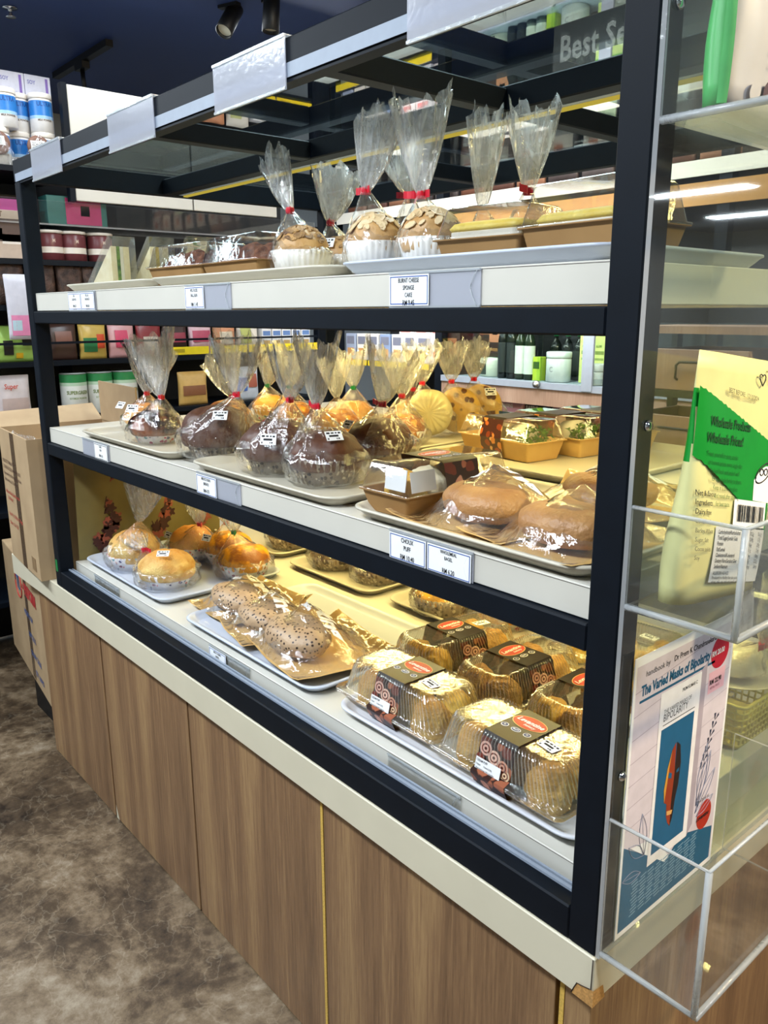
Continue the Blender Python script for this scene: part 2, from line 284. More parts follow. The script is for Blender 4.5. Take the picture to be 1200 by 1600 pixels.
# ---------------------------------------------------------------- mesh helpers
def rot(axis, deg): return Matrix.Rotation(math.radians(deg), 4, axis)
def tr(x, y, z): return Matrix.Translation((x, y, z))
I4 = Matrix.Identity(4)
class MB:
    def __init__(s): s.v = []; s.f = []; s.m = []; s.s = []; s.mats = []
    def mi(s, m):
        if isinstance(m, str): m = M[m]
        if m not in s.mats: s.mats.append(m)
        return s.mats.index(m)
    def add(s, vs, fs, mat, smooth=False, T=None):
        k = len(s.v); i = s.mi(mat)
        s.v += [tuple(T @ Vector(p)) if T is not None else tuple(p) for p in vs]
        for f in fs: s.f.append(tuple(k+a for a in f)); s.m.append(i); s.s.append(smooth)
        return s
    def box(s, x0, y0, z0, x1, y1, z1, mat, T=None, edge=None, axis=None, ch=0):
        if ch:
            prof = [(x0+ch, y0), (x1-ch, y0), (x1, y0+ch), (x1, y1-ch), (x1-ch, y1), (x0+ch, y1), (x0, y1-ch), (x0, y0+ch)]
            n = 8; inset = [(min(max(a, x0+ch), x1-ch), min(max(b, y0+ch), y1-ch)) for a, b in prof]
            vs = [(a, b, z0) for a, b in inset]+[(a, b, z0+ch) for a, b in prof]+[(a, b, z1-ch) for a, b in prof]+[(a, b, z1) for a, b in inset]
            fs = [tuple(range(n-1, -1, -1)), tuple(range(3*n, 4*n))]
            for r in range(3):
                for i in range(n): j = (i+1) % n; fs.append((r*n+i, r*n+j, (r+1)*n+j, (r+1)*n+i))
            return s.add(vs, fs, mat, False, T)
        vs = [(x, y, z) for x in (x0, x1) for y in (y0, y1) for z in (z0, z1)]
        fs = [(0, 1, 3, 2), (4, 6, 7, 5), (0, 4, 5, 1), (2, 3, 7, 6), (0, 2, 6, 4), (1, 5, 7, 3)]
        if edge:
            big = {'x': (0, 1), 'y': (2, 3), 'z': (4, 5)}[axis]
            s.add(vs, [fs[i] for i in big], mat, False, T); s.add(vs, [fs[i] for i in range(6) if i not in big], edge, False, T)
        else: s.add(vs, fs, mat, False, T)
        return s
    def quad(s, a, b, c, d, mat, T=None): return s.add([a, b, c, d], [(0, 1, 2, 3)], mat, False, T)
    def loops(s, L, mat, cap0=False, cap1=False, smooth=True, T=None, closed=True):
        n = len(L[0]); vs = [p for l in L for p in l]; fs = []
        for r in range(len(L)-1):
            for i in range(n if closed else n-1):
                j = (i+1) % n; fs.append((r*n+i, r*n+j, (r+1)*n+j, (r+1)*n+i))
        if cap0: fs.append(tuple(range(n-1, -1, -1)))
        if cap1: fs.append(tuple((len(L)-1)*n+i for i in range(n)))
        return s.add(vs, fs, mat, smooth, T)
    def lathe(s, prof, mat, seg=32, T=None, rf=None, cap0=True, cap1=True, smooth=True):
        L = []
        for k, (r, z) in enumerate(prof):
            ring = []
            for i in range(seg):
                a = 2*PI*i/seg; rr = r*(rf(a, z, k) if rf else 1)
                ring.append((rr*math.cos(a), rr*math.sin(a), z))
            L.append(ring)
        return s.loops(L, mat, cap0, cap1, smooth, T)
    def tube(s, pts, r, mat, seg=8, smooth=True, T=None):
        L = []; P = [Vector(p) for p in pts]
        for i, p in enumerate(P):
            d = (P[min(i+1, len(P)-1)]-P[max(i-1, 0)]).normalized()
            a = d.cross(Vector((0, 0, 1)));
            if a.length < .1: a = d.cross(Vector((1, 0, 0)))
            a.normalize(); b = d.cross(a); rr = r[i] if isinstance(r, (list, tuple)) else r
            L.append([tuple(p+rr*(math.cos(2*PI*k/seg)*a+math.sin(2*PI*k/seg)*b)) for k in range(seg)])
        return s.loops(L, mat, True, True, smooth, T)
    def poly(s, pts, mat, T=None): return s.add(pts, [tuple(range(len(pts)))], mat, False, T)
    def ell(s, cx, cz, a, b, mat, T=None, y=0, n=24):
        return s.poly([(cx+a*math.cos(2*PI*i/n), y, cz+b*math.sin(2*PI*i/n)) for i in range(n)], mat, T)
    def text(s, txt, size, mat, T, sx=1.0, bold=0, align='LEFT', shear=0):
        vs, fs = text_geo(txt, bold, align, shear)
        return s.add([(x*size*sx, y*size, 0) for x, y in vs], fs, mat, False, T)
    def build(s, name, parent=None, loc=None, bevel=0):
        me = bpy.data.meshes.new(name); me.from_pydata(s.v, [], s.f)
        for m in s.mats: me.materials.append(m)
        me.polygons.foreach_set('material_index', s.m); me.polygons.foreach_set('use_smooth', [bool(q) for q in s.s]); me.update()
        o = bpy.data.objects.new(name, me); COL.objects.link(o)
        if parent is not None: o.parent = parent
        if loc: o.location = loc
        if bevel:
            b = o.modifiers.new('bevel', 'BEVEL'); b.width = bevel; b.segments = 2; b.limit_method = 'ANGLE'
        return o
_tg = {}
def text_geo(txt, bold, align, shear):
    key = (txt, bold, align, shear)
    if key in _tg: return _tg[key]
    c = bpy.data.curves.new('t', 'FONT'); c.body = txt; c.size = 1; c.align_x = align; c.offset = bold; c.resolution_u = 2; c.shear = shear
    c.fill_mode = 'FRONT'
    o = bpy.data.objects.new('t', c); COL.objects.link(o)
    dg = bpy.context.evaluated_depsgraph_get(); me = bpy.data.meshes.new_from_object(o.evaluated_get(dg))
    r = ([(v.co.x, v.co.y) for v in me.vertices], [tuple(p.vertices) for p in me.polygons])
    bpy.data.objects.remove(o); bpy.data.curves.remove(c); bpy.data.meshes.remove(me)
    _tg[key] = r; return r
# text frames: FRONT faces -y (reads left to right along +x), SIDE faces +x (reads along +y), TOP faces up
FRONT = Matrix(((1, 0, 0, 0), (0, 0, -1, 0), (0, 1, 0, 0), (0, 0, 0, 1)))
SIDE = Matrix(((0, 0, 1, 0), (1, 0, 0, 0), (0, 1, 0, 0), (0, 0, 0, 1)))
def tag(o, label, cat, group=None, kind=None):
    if label: o['label'] = label
    if cat: o['category'] = cat
    if group: o['group'] = group
    if kind: o['kind'] = kind
    return o
def thing(name, label, cat, loc=(0, 0, 0), rz=0, group=None):
    o = bpy.data.objects.new(name, None); COL.objects.link(o); o.empty_display_size = .02
    o.location = loc; o.rotation_euler = (0, 0, math.radians(rz)); return tag(o, label, cat, group)
def struct(o): o['kind'] = 'structure'; return o
def dup(root, loc, rz=0, label=None, group=None):
    r = root.copy(); COL.objects.link(r); r.location = loc; r.rotation_euler = (0, 0, math.radians(rz))
    if label: r['label'] = label
    if group: r['group'] = group
    for ch in list(root.children):
        c = ch.copy(); COL.objects.link(c); c.parent = r
        for g in list(ch.children):
            d = g.copy(); COL.objects.link(d); d.parent = c
    return r
def rr(a, b, r, z, n=6, cx=0, cy=0):
    pts = []
    for q, (sx, sy) in enumerate(((1, 1), (-1, 1), (-1, -1), (1, -1))):
        for k in range(n+1):
            t = PI/2*(q+k/n); pts.append((cx+sx*(a-r)+r*math.cos(t), cy+sy*(b-r)+r*math.sin(t), z))
    return pts

# ---------------------------------------------------------------- the room
fl = MB().box(-5.2, -3.2, -.74, 6.6, 12.6, -.71, 'floor').build('floor'); struct(fl)
ce = MB().box(-5.2, -3.2, 2.1, 6.6, 12.6, 2.16, 'ceil').build('ceiling'); struct(ce)
struct(MB().box(-5.2, 12.6, -.71, 6.6, 12.66, 2.1, 'wallp').build('wall_back'))
struct(MB().box(-5.26, -3.2, -.71, -5.2, 12.6, 2.1, 'wallp').build('wall_left'))
struct(MB().box(6.6, -3.2, -.71, 6.66, 12.6, 2.1, 'wallp').build('wall_right'))
struct(MB().box(-5.2, -3.26, -.71, 6.6, -3.2, 2.1, 'wallp').build('wall_front'))
for i, (x, y) in enumerate(PANELS):
    t = thing('ceiling_light', 'recessed rectangular ceiling light panel with cool white diffuser', 'ceiling light', (x, y, 2.1), 0, 'ceiling light panels')
    MB().box(-.6, -.16, -.012, .6, .16, 0, 'white').build('light_frame', t)
    q = MB(); q.box(-.57, -.14, -.014, .57, .14, -.0122, 'panel_light'); q.build('diffuser', t)

# ---------------------------------------------------------------- counter: worktop slab and base units
D = 1.10; XL = -2.03; PW = .044
t = thing('worktop', 'long cream laminate worktop slab under the black display case', 'worktop', (0, 0, 0))
m = MB(); m.box(-2.49, -.002, -.073, .002, D+.02, 0, 'cream', ch=.0015); m.build('slab', t)
m = MB()                                                            # laminate broken off at the near corner: bare board shows
m.add([(-.03, -.0045, -.0735), (-.022, -.0045, -.052), (.003, -.0045, -.047), (.0045, -.0045, -.0745), (.0045, .024, -.0735), (.0045, .018, -.050), (.0045, -.0045, -.047)],
      [(0, 3, 6, 1), (3, 4, 5, 6)], 'chip'); m.build('chipped_corner', t)
M['gap'] = flat('24140c', .7)
m = MB(); m.tube([(-.0005, -.0035, -.05), (0, -.0035, -.001)], .0008, 'gap', 4)
m.tube([(-.03, -.005, -.073), (-.026, -.005, -.062), (-.022, -.005, -.052), (-.012, -.005, -.05), (-.001, -.005, -.047)], .0007, 'gap', 4); m.build('crack', t)

seams = [-2.30, -1.755, -1.205, -.645, -.07]
desc = ['far left base unit with an oak grain door, beside the cardboard box', 'oak grain base unit, second from the far left, chipped at its lower corner',
        'base unit with an oak grain door between the dark seam and the yellow seam', 'nearest full base unit with an oak grain door, right of the yellow seam']
for i in range(4):
    x0, x1 = seams[i], seams[i+1]
    t = thing('base_cabinet', desc[i], 'cabinet', ((x0+x1)/2, .3, -.71), 0, 'wood fronted base units')
    h = (x1-x0)/2
    m = MB(); m.box(-h+.002, -.256, 0, h-.002, .76, .635, 'gap'); m.build('body', t)
    m = MB(); m.box(-h+(.0065 if i == 3 else .0045), -.28, .004, h-(.0065 if i == 0 else .0035), -.2585, .634, 'wood', ch=.001)
    if i == 1: m.add([(-h+.005, -.2806, .004), (-h+.024, -.2806, .004), (-h+.005, -.2806, .05)], [(0, 1, 2)], 'cream')
    if i == 3: m.box(-h-.0035, -.2803, .004, -h+.0042, -.2585, .634, 'chip_yellow')
    m.build('door', t)
t = thing('side_cabinet', 'oak grain end panel of the counter under the clear acrylic pockets', 'cabinet', (-.03, .3, -.71))
m = MB(); m.box(-.028, -.278, 0, .016, .78, .634, 'wood', ch=.001); m.box(-.0365, -.2785, 0, -.0285, -.25, .634, 'chip_yellow'); m.build('end_panel', t)

# ---------------------------------------------------------------- display case
CASE = thing('display_case', 'black framed glass roofed bakery display case with three white shelves', 'display case', (-1.015, .55, 0))
def cpart(mb, name, lab=None, parent=CASE):
    off = Vector((1.015, -.55, 0)) if parent is CASE else Vector((0, 0, 0))
    mb.v = [tuple(Vector(p)+off) for p in mb.v]
    o = mb.build(name, parent)
    if lab: o['label'] = lab
    return o
def bar(x0, y0, z0, x1, y1, z1): return MB().box(x0, y0, z0, x1, y1, z1, 'black', ch=.0025)
for x in (XL, -PW):
    for y in (0, D-PW):
        o = bar(x, y, .001, x+PW, y+PW, 1.2); cpart(o, 'post')
for y in (0, D-PW):
    for z0, z1 in ((.812, .8455), (.4255, .4625)):
        cpart(bar(XL+PW, y+.001, z0, -PW, y+PW-.006, z1), 'rail')
    cpart(bar(XL+PW, y, .001, -PW, y+PW, .053), 'bottom_rail')
# roof frame
m = MB(); m.box(XL, 0, 1.2, 0, .03, 1.258, 'black', ch=.002)
m.box(XL+.015, -.0012, 1.2, -.002, -.0002, 1.221, 'alu'); m.box(XL+.015, .002, 1.194, -.002, .028, 1.1995, 'black')
cpart(m, 'roof_front_rail')
cpart(bar(XL, D-.03, 1.2, 0, D, 1.258), 'roof_rail')
cpart(bar(XL, .03, 1.2, XL+.035, D-.03, 1.258), 'roof_rail'); cpart(bar(-.035, .03, 1.2, 0, D-.03, 1.258), 'roof_rail')
o = cpart(bar(XL+.035, .435, 1.2, -.035, .475, 1.245), 'roof_middle_beam')
for x in (-.60, -1.22):
    cpart(bar(x-.018, .03, 1.2, x+.018, .435, 1.24), 'roof_crossbar'); cpart(bar(x-.018, .475, 1.2, x+.018, D-.03, 1.24), 'roof_crossbar')
m = MB(); m.box(XL+.06, .477, 1.2, -.06, .492, 1.214, 'alu'); m.box(XL+.06, .4925, 1.196, -.06, .506, 1.212, 'led'); cpart(m, 'led_strip', 'warm yellow light strip')
m = MB(); m.box(XL+.005, .03, 1.2585, -.005, D-.005, 1.2635, 'roofglass'); cpart(m, 'roof_glass')
for nm, (z0, z1, y0, y1) in {'top_shelf': (.847, .8965, .012, D-.014), 'middle_shelf': (.4635, .508, .012, D-.014), 'bottom_shelf': (.004, .079, .05, D-.05)}.items():
    m = MB(); m.box(XL+PW+.001, y0, z0, -PW-.001, y1, z1, 'white', ch=.0012)
    m.box(XL+PW+.001, y0-.0003, z1-.0028, -PW-.001, y0-.0001, z1-.0022, 'gap'); cpart(m, nm)
m = MB(); m.box(XL+PW, .026, .053, -PW, .032, .057, 'alu'); m.box(XL+PW, .036, .053, -PW, .040, .057, 'alu'); cpart(m, 'glass_track')
# side glass panes between the posts
m = MB(); m.box(-.006, PW, .006, -.001, D-PW, 1.2, 'glass'); cpart(m, 'side_glass')
m = MB(); m.box(XL+.01, -.0012, .05, XL+.026, -.0003, .088, 'green'); cpart(m, 'green_tape', 'strip of green tape')
# patterned sheet closing the far left end of the lowest bay
m = MB(); L = []
for i in range(15):
    y = .06+.5*i/14; L.append([(XL+.05+.012*math.sin(i*1.1)+.004*k, y, .081+.34*k/8) for k in range(9)])
m.loops(L, 'batik', closed=False)
rnd = random.Random(4)
for (yc, zt_, n_) in ((.15, .40, 15), (.34, .40, 13), (.50, .39, 12)):
    for i in range(n_):
        z = zt_-.022*i; y = yc+.022*math.sin(i*.9)
        for k in range(5):
            a = rnd.random()*6.28; r_ = .016*rnd.uniform(.5, 1); cy, cz = y+math.cos(a)*.016, z+math.sin(a)*.014; ph = rnd.random()*6
            m.poly([(XL+.068+.0006*k, cy+r_*(1+.3*math.cos(5*t_+ph))*math.cos(t_), cz+r_*(1+.3*math.cos(5*t_+ph))*math.sin(t_)) for t_ in [2*PI*j/20 for j in range(20)]], 'batik_red' if k % 3 else 'batik_pink')
tag(m.build('printed_sheet'), 'yellow sheet printed with dark red flowers at the far end of the lowest bay', 'printed sheet')

def holder(x0, z0, cards, y=.0112, w=.18, h=.05, dy=0, empty_mat='holder', tilt=0):
    m = MB(); m.box(x0, y-.0022, z0, x0+w, y-.0006, z0+h, empty_mat)
    m.box(x0, y-.0040, z0+h-.003, x0+w, y-.0023, z0+h, 'acrylic_edge'); m.box(x0, y-.0040, z0, x0+w, y-.0023, z0+.003, 'acrylic_edge')
    m.tube([(x0+w-.016+.012*abs(k/4)**1.6, y-.0040, z0+h/2+k*h/8.6) for k in range(-4, 5)], .0007, 'acrylic_edge', 4)
    p = cpart(m, 'price_holder')
    for (cx, cw, border, lines) in cards:
        q = MB(); a, b = x0+cx, x0+cx+cw; c0, c1 = z0+.003, z0+h-.004; yy = y-.0046
        q.box(a, yy, c0, b, yy+.0004, c1, 'paper')
        e = .0013; yb = yy-.0003; i = .002
        for (p0, p1, p2, p3) in ((a+i, c0+i, b-i, c0+i+e), (a+i, c1-i-e, b-i, c1-i), (a+i, c0+i, a+i+e, c1-i), (b-i-e, c0+i, b-i, c1-i)):
            q.quad((p0, yb, p1), (p2, yb, p1), (p2, yb, p3), (p0, yb, p3), border)
        n = len(lines); z = c1-.0035
        for (tx, sz) in lines:
            z -= sz*.82; q.text(tx, sz, 'ink', tr((a+b)/2, yb-.0002, z) @ FRONT, .72 if sz > .004 else .8, .012, 'CENTER'); z -= sz*.32
        q.v = [tuple(Vector(v)+Vector((1.015, -.55, 0))) for v in q.v]
        q.build('price_card', p)
    return p
inc = ('(Inclusive of 10% sst)', .0034)
holder(-1.718, .8455, [(.002, .086, 'blue', [('EGG', .008), ('SANDWICH', .008), ('', .006), ('RM 5.25', .009), inc]), (.09, .088, 'blue', [('VEG. ALL', .008), ('SANDWICH', .008), ('', .006), ('RM 5.80', .009), inc])])
holder(-1.061, .8455, [(.002, .078, 'blue', [('VEG. FLOSS', .0085), ('BALL BUN', .0085), ('', .006), ('RM 11.45', .0105), inc])])
holder(-.424, .8455, [(.002, .083, 'blue', [('BURNT CHEESE', .0088), ('SPONGE', .0088), ('CAKE', .0088), ('RM 9.45', .0105), inc])])
holder(-1.717, .4585, [(.088, .088, 'ink', [('PLAIN', .008), ('BUN', .008), ('', .004), ('RM 4.10', .010), inc])])
holder(-1.060, .4585, [(.002, .085, 'blue', [('MEXICO BUN', .0088), ('(BREAD)', .0088), ('', .004), ('RM 4.75', .0105), inc])])
holder(-.425, .4585, [(.002, .083, 'blue', [('CHOUX', .0105), ('PUFF', .0105), ('', .002), ('RM 10.40', .0115), inc]), (.088, .09, 'blue', [('WHOLEMEAL', .0078), ('BAGEL', .0078), ('', .008), ('RM 6.20', .0105), inc])])
holder(-1.826, .027, [], y=.0493, empty_mat='lid'); holder(-1.122, .027, [(.002, .078, 'blue', [('MULTI GRAIN', .0075), ('BAGEL', .0075), ('BREAD', .0075), ('RM 7.25', .010), inc])], y=.0493, empty_mat='lid')
holder(-.476, .027, [], y=.0493, empty_mat='lid')
for x0, wd in ((-1.858, .215), (-1.348, .225), (-.881, .225), (-.372, .225)):
    m = MB(); m.box(x0, -.0055, 1.182, x0+wd, -.0035, 1.262, 'holder'); m.box(x0, -.0075, 1.182, x0+wd, -.0056, 1.186, 'acrylic_edge'); m.box(x0, -.0075, 1.257, x0+wd, -.0056, 1.262, 'acrylic_edge')
    m.box(x0, -.0034, 1.26, x0+wd, .012, 1.2618, 'acrylic_edge')
    o = cpart(m, 'label_sleeve', 'empty clear label sleeve')

# ---------------------------------------------------------------- trays
def tray_geo(a, b, mat):
    m = MB(); r = .045
    m.loops([rr(a-.026, b-.026, r*.55, .0015), rr(a-.022, b-.022, r*.6, .0), rr(a-.012, b-.012, r*.75, .008), rr(a-.004, b-.004, r*.9, .0155), rr(a, b, r, .0165), rr(a, b, r, .0195), rr(a-.002, b-.002, r, .0205),
             rr(a-.007, b-.007, r*.88, .0205), rr(a-.013, b-.013, r*.76, .015), rr(a-.024, b-.024, r*.58, .0055), rr(a-.030, b-.030, r*.5, .0042)], mat, True, True)
    return m
def tray(x0, x1, y0, y1, z, mat, label, rz=0, group='serving trays'):
    o = tray_geo((x1-x0)/2, (y1-y0)/2, mat).build('serving_tray', None, ((x0+x1)/2, (y0+y1)/2, z)); o.rotation_euler = (0, 0, math.radians(rz))
    return tag(o, label, 'tray', group)
Z1, Z2, Z3 = .8972, .5086, .0796
tray(-1.86, -1.32, .045, .43, Z1, 'tray_cream', 'cream tray holding sandwich packs at the left of the top shelf')
tray(-1.30, -.62, .035, .43, Z1, 'tray_cream', 'long cream tray of floss bun boxes in the middle of the top shelf')
tray(-.585, -.055, .025, .43, Z1, 'tray_blue', 'bluish white tray under almond muffins and cheesecake boxes on the top shelf', 0)
tray(-1.74, -1.20, .006, .40, Z2, 'tray_cream', 'cream tray with glazed buns at the left of the middle shelf')
tray(-1.10, -.575, .006, .40, Z2, 'tray_cream', 'cream tray of big cocoa buns on the middle shelf')
tray(-.535, -.05, .004, .40, Z2, 'tray_cream', 'cream tray with choux box and bagels at the right of the middle shelf')
tray(-1.70, -1.18, .46, .86, Z2, 'tray_cream', 'tray behind the glazed buns under cheese buns on the middle shelf')
tray(-1.14, -.88, .46, .98, Z2, 'tray_cream', 'tray with round pale flat breads at the back of the middle shelf')
tray(-.86, -.36, .46, .98, Z2, 'tray_cream', 'cream tray under the lettuce filled kraft boxes at the back right')
tray(-1.955, -1.41, .062, .46, Z3, 'tray_blue', 'bluish white tray of golden buns in floral cups on the bottom shelf')
tray(-1.285, -.72, .056, .462, Z3, 'tray_blue', 'large white tray holding kraft bags of seeded bread on the bottom shelf')
tray(-.66, -.075, .062, .46, Z3, 'tray_white', 'white tray full of clear puff boxes on the bottom shelf')
tray(-1.50, -1.10, .515, .86, Z3, 'tray_cream', 'cream tray of marbled loaves at the back of the bottom shelf', 0)
tray(-2.0, -1.56, .53, .92, Z3, 'tray_cream', 'cream tray at the far back left of the bottom shelf')
tray(-1.05, -.60, .53, .86, Z3, 'tray_cream', 'cream tray with a speckled yellow loaf cake on the bottom shelf')
tray(-.56, -.16, .53, .90, Z3, 'tray_cream', 'cream tray at the back right corner of the bottom shelf')

# ---------------------------------------------------------------- bakery builders
def sm(a, b, x):
    x = min(1, max(0, (x-a)/(b-a))); return x*x*(3-2*x)
def hashn(seed, n):
    r = random.Random(seed); return [r.random() for _ in range(n)]
def bag_mesh(R, H, zt, dx, dy, lean, ln, W, ang, seed, ry=1.0, squash=.35):
    """cellophane bag: loose around the bread, gathered at the neck (dx,dy,zt), fanned out above it"""
    rnd = random.Random(seed); ph = [rnd.random()*6.28 for _ in range(12)]; seg = 60
    def pl(a): return (abs(math.sin(3.5*a+ph[0]))+abs(math.sin(6.5*a+ph[1]))*.8+abs(math.sin(11*a+ph[2]))*.6)/2.4
    low = MB(); L = []
    n = 17
    for i in range(n+1):
        z = .002+(zt-.002)*i/n; s = min(1, max(0, (z-.5*H)/(zt-.5*H)))
        rb = R*(1.0+.10*math.sin(min(1, z/(.5*H+1e-6))*PI/2)) if s == 0 else R*1.10
        r = .0065+(rb-.0065)*(1-s)**1.05
        ring = []
        for k in range(seg):
            a = 2*PI*k/seg; p = pl(a)-.5
            q = r*(1+p*(.06+.34*s))+R*.05*math.sin(5*a+ph[3]+z*90)*(1-s)*.5+R*.03*math.sin(9*a-ph[4]+z*160)*(1-s)
            if i == 0: q *= .85
            ring.append((dx*s+q*math.cos(a), dy*s+q*math.sin(a)*(ry+(1-ry)*s), z))
        L.append(ring)
    low.loops(L, 'cellophane', True, False)
    up = MB(); L = []; d = Vector(lean).normalized(); u = Vector((math.cos(ang), math.sin(ang), 0)); u = (u-d*u.dot(d)).normalized(); v = d.cross(u)
    n = 13
    for i in range(n+1):
        q = i/n; wv = .0065+W*(q**.8)*(1-.12*q); th = .0065+W*squash*(q**.9)
        ring = []
        for k in range(seg):
            a = 2*PI*k/seg; p = pl(a*1.5+.3)-.5; p2 = math.sin(8*a+ph[6])+.6*math.sin(15*a+ph[7])
            f = 1+p*.35+.10*p2*q
            l = ln*q*(1+.10*math.sin(2*a+ph[8])+.06*math.sin(7*a+ph[9]))
            c = Vector((dx, dy, zt))+d*l+u*(wv*f*math.cos(a))+v*(th*f*math.sin(a))+Vector((0, 0, .006*math.sin(13*a+q*5)*q))
            ring.append(tuple(c))
        L.append(ring)
    up.loops(L, 'cellophane_neck')
    return low, up
def tape_mesh(dx, dy, zt, col, ang, w=.0115, tail=.030):
    m = MB(); c, s = math.cos(ang), math.sin(ang)
    m.lathe([(.0078, -w/2), (.0088, 0), (.0078, w/2)], col, 14, tr(dx, dy, zt), cap0=False, cap1=False)
    T = tr(dx, dy, zt) @ Matrix.Rotation(ang, 4, 'Z')
    L = []
    for k in range(6):
        x = .006+tail*k/5; yy = .0035*math.sin(k*1.1); L.append([(x, yy-.0006, -w/2+.001*k*.6), (x, yy+.0006, -w/2+.001*k*.6), (x, yy+.0006, w/2+.0006*k), (x, yy-.0006, w/2+.0006*k)])
    m.loops(L, col, True, True, False, T)
    T2 = tr(dx, dy, zt) @ Matrix.Rotation(ang+PI*.93, 4, 'Z'); L = [[(x, a*.0006, b*w/2+.001) for a, b in ((-1, -1), (1, -1), (1, 1), (-1, 1))] for x in (.005, .012, .018)]
    m.loops(L, col, True, True, False, T2)
    return m
def sticker_mesh(T, w=.034, h=.022):
    m = MB(); m.box(-w/2, -h/2, 0, w/2, h/2, .0004, 'paper', T)
    for (a, b, c, d) in ((-.42, .2, -.22, .38), (-.15, .22, .02, .36), (.1, .22, .2, .36), (.27, .2, .42, .36), (-.3, -.12, .26, .08), (-.42, -.4, -.34, -.22), (.1, -.38, .16, -.24), (.2, -.38, .3, -.24)):
        m.quad((a*w, b*h, .0006), (c*w, b*h, .0006), (c*w, d*h, .0006), (a*w, d*h, .0006), 'ink', T)
    return m
def cup_mesh(r0, r1, h, mat, flutes=30, amp=.035, seed=0, ry=1.0, wob=.0):
    m = MB()
    def rf(a, z, k): return 1+amp*math.cos(flutes*a)*(z/h+.15)+wob*math.sin(3*a+seed)*(z/h)
    m.lathe([(r0*.6, .0015), (r0, .0015), (r0+(r1-r0)*.5, h*.5), (r1, h), (r1*.985, h), (r0+(r1-r0)*.45, h*.5), (r0*.94, .004)], mat, flutes*4, None, rf, True, True)
    if ry != 1: m.v = [(x, y*ry, z) for x, y, z in m.v]
    return m
def dome_mesh(R, z0, H, mat, seed=0, lump=.03, ex=.5, cracks=None, ry=1.0, rough=.07):
    """baked top: bulging dome from z0 up to H, wider than the cup it rises out of"""
    rnd = random.Random(seed); ph = [rnd.random()*6.28 for _ in range(6)]; m = MB(); seg = 48; L = []
    n = 22
    for i in range(n+1):
        t = i/n; a2 = -.45+t*(PI/2+.45)
        ca = max(0, math.cos(a2)); r = R*ca**.85 if i < n else .0008; z = z0+(H-z0)*(math.sin(a2)+.435)/1.435
        if i == n: z = H
        ring = []
        for k in range(seg):
            a = 2*PI*k/seg
            d = 1+lump*(math.sin(3*a+ph[0]+4*t)+.6*math.sin(5*a+ph[1]-6*t)+.4*math.sin(9*a+ph[2]+9*t))
            zz = z+R*lump*.5*(math.sin(4*a+ph[3])*ca**.5)*(t)
            if cracks:
                g = cracks; gx = math.cos(a)*r; gy = math.sin(a)*r
                gr = min(abs(((gx+.3*gy)*g) % 1-.5), abs(((gy-.35*gx)*g+.2) % 1-.5))
                if t > .3: zz -= .006*max(0, 1-gr/.12)
            ring.append((r*d*math.cos(a), r*d*math.sin(a)*ry, zz))
        L.append(ring)
    if rough:
        sd = Vector((seed*7.3, seed*3.1, 0))
        for ring in L[1:]:
            for k, p in enumerate(ring):
                P = Vector(p); q = mnoise.noise(P*38+sd)*.6+mnoise.noise(P*85+sd)*.4; dir_ = Vector((p[0], p[1], (p[2]-z0)*1.2)); dir_ = dir_.normalized() if dir_.length > 1e-5 else Vector((0, 0, 1))
                ring[k] = tuple(P+dir_*R*rough*q)
    m.loops(L, mat, True, True); return m
def flakes(m, R, z0, H, mat, n, seed, size=.0085):
    rnd = random.Random(seed)
    for _ in range(n):
        a = rnd.random()*6.28; q = math.sqrt(rnd.random())*.93; el = math.acos(q)
        p = Vector((R*1.02*q*math.cos(a), R*1.02*q*math.sin(a), z0+(H-z0)*(math.sin(el)+.435)/1.435+.003)); s = size*(.6+.7*rnd.random())
        T = Matrix.Translation(p) @ Matrix.Rotation(a, 4, 'Z') @ Matrix.Rotation(q*1.1, 4, 'Y') @ Matrix.Rotation(rnd.random()*3, 4, 'Z') @ Matrix.Rotation(rnd.uniform(-.4, .4), 4, 'X')
        pts = [(s*math.cos(2*PI*k/7), s*.6*math.sin(2*PI*k/7)) for k in range(7)]
        vs = [(x, y, -.0006) for x, y in pts]+[(x*.92, y*.92, .0006) for x, y in pts]
        m.add(vs, [tuple(range(6, -1, -1)), tuple(range(7, 14))]+[(k, (k+1) % 7, 7+(k+1) % 7, 7+k) for k in range(7)], mat, False, T)
def bagged(name, label, cat, loc, R, H, body, cup=None, zt=None, dx=0, dy=0, lean=(0, 0, 1), ln=.09, W=.035, ang=.5, col='red', seed=1, sticker=None, group=None, ry=1.0, rz=0, squash=.35, tang=-1.2, crack=None, flake=None):
    t = thing(name, label, cat, loc, rz, group)
    ch = 0
    if cup:
        r0, r1, ch, cm, fl_ = cup; cup_mesh(r0, r1, ch, cm, fl_, .03, seed, ry).build('paper_cup', t)
    z0 = ch*.55 if cup else .004
    if callable(body): body(t)
    else:
        dome_mesh(R*.95, z0, H, body, seed, .025, cracks=crack, ry=ry).build('bun', t)
        if flake:
            f = MB(); flakes(f, R*.95, z0, H, flake[0], flake[1], seed, flake[2]); f.build('almond_flakes' if flake[0] == 'almond' else 'streusel_topping', t)
    lo, up = bag_mesh(R*1.02, H, zt, dx, dy, lean, ln, W, ang, seed, ry, squash)
    b = lo.build('bag', t); up.build('gathered_top', b)
    if col: tape_mesh(dx, dy, zt, col, tang).build('tie_tape', t)
    if sticker:
        sx, sy, sz, az, el = sticker
        T = tr(sx, sy, sz) @ Matrix.Rotation(az, 4, 'Z') @ Matrix.Rotation(el, 4, 'X')
        sticker_mesh(T).build('price_sticker', t)
    return t

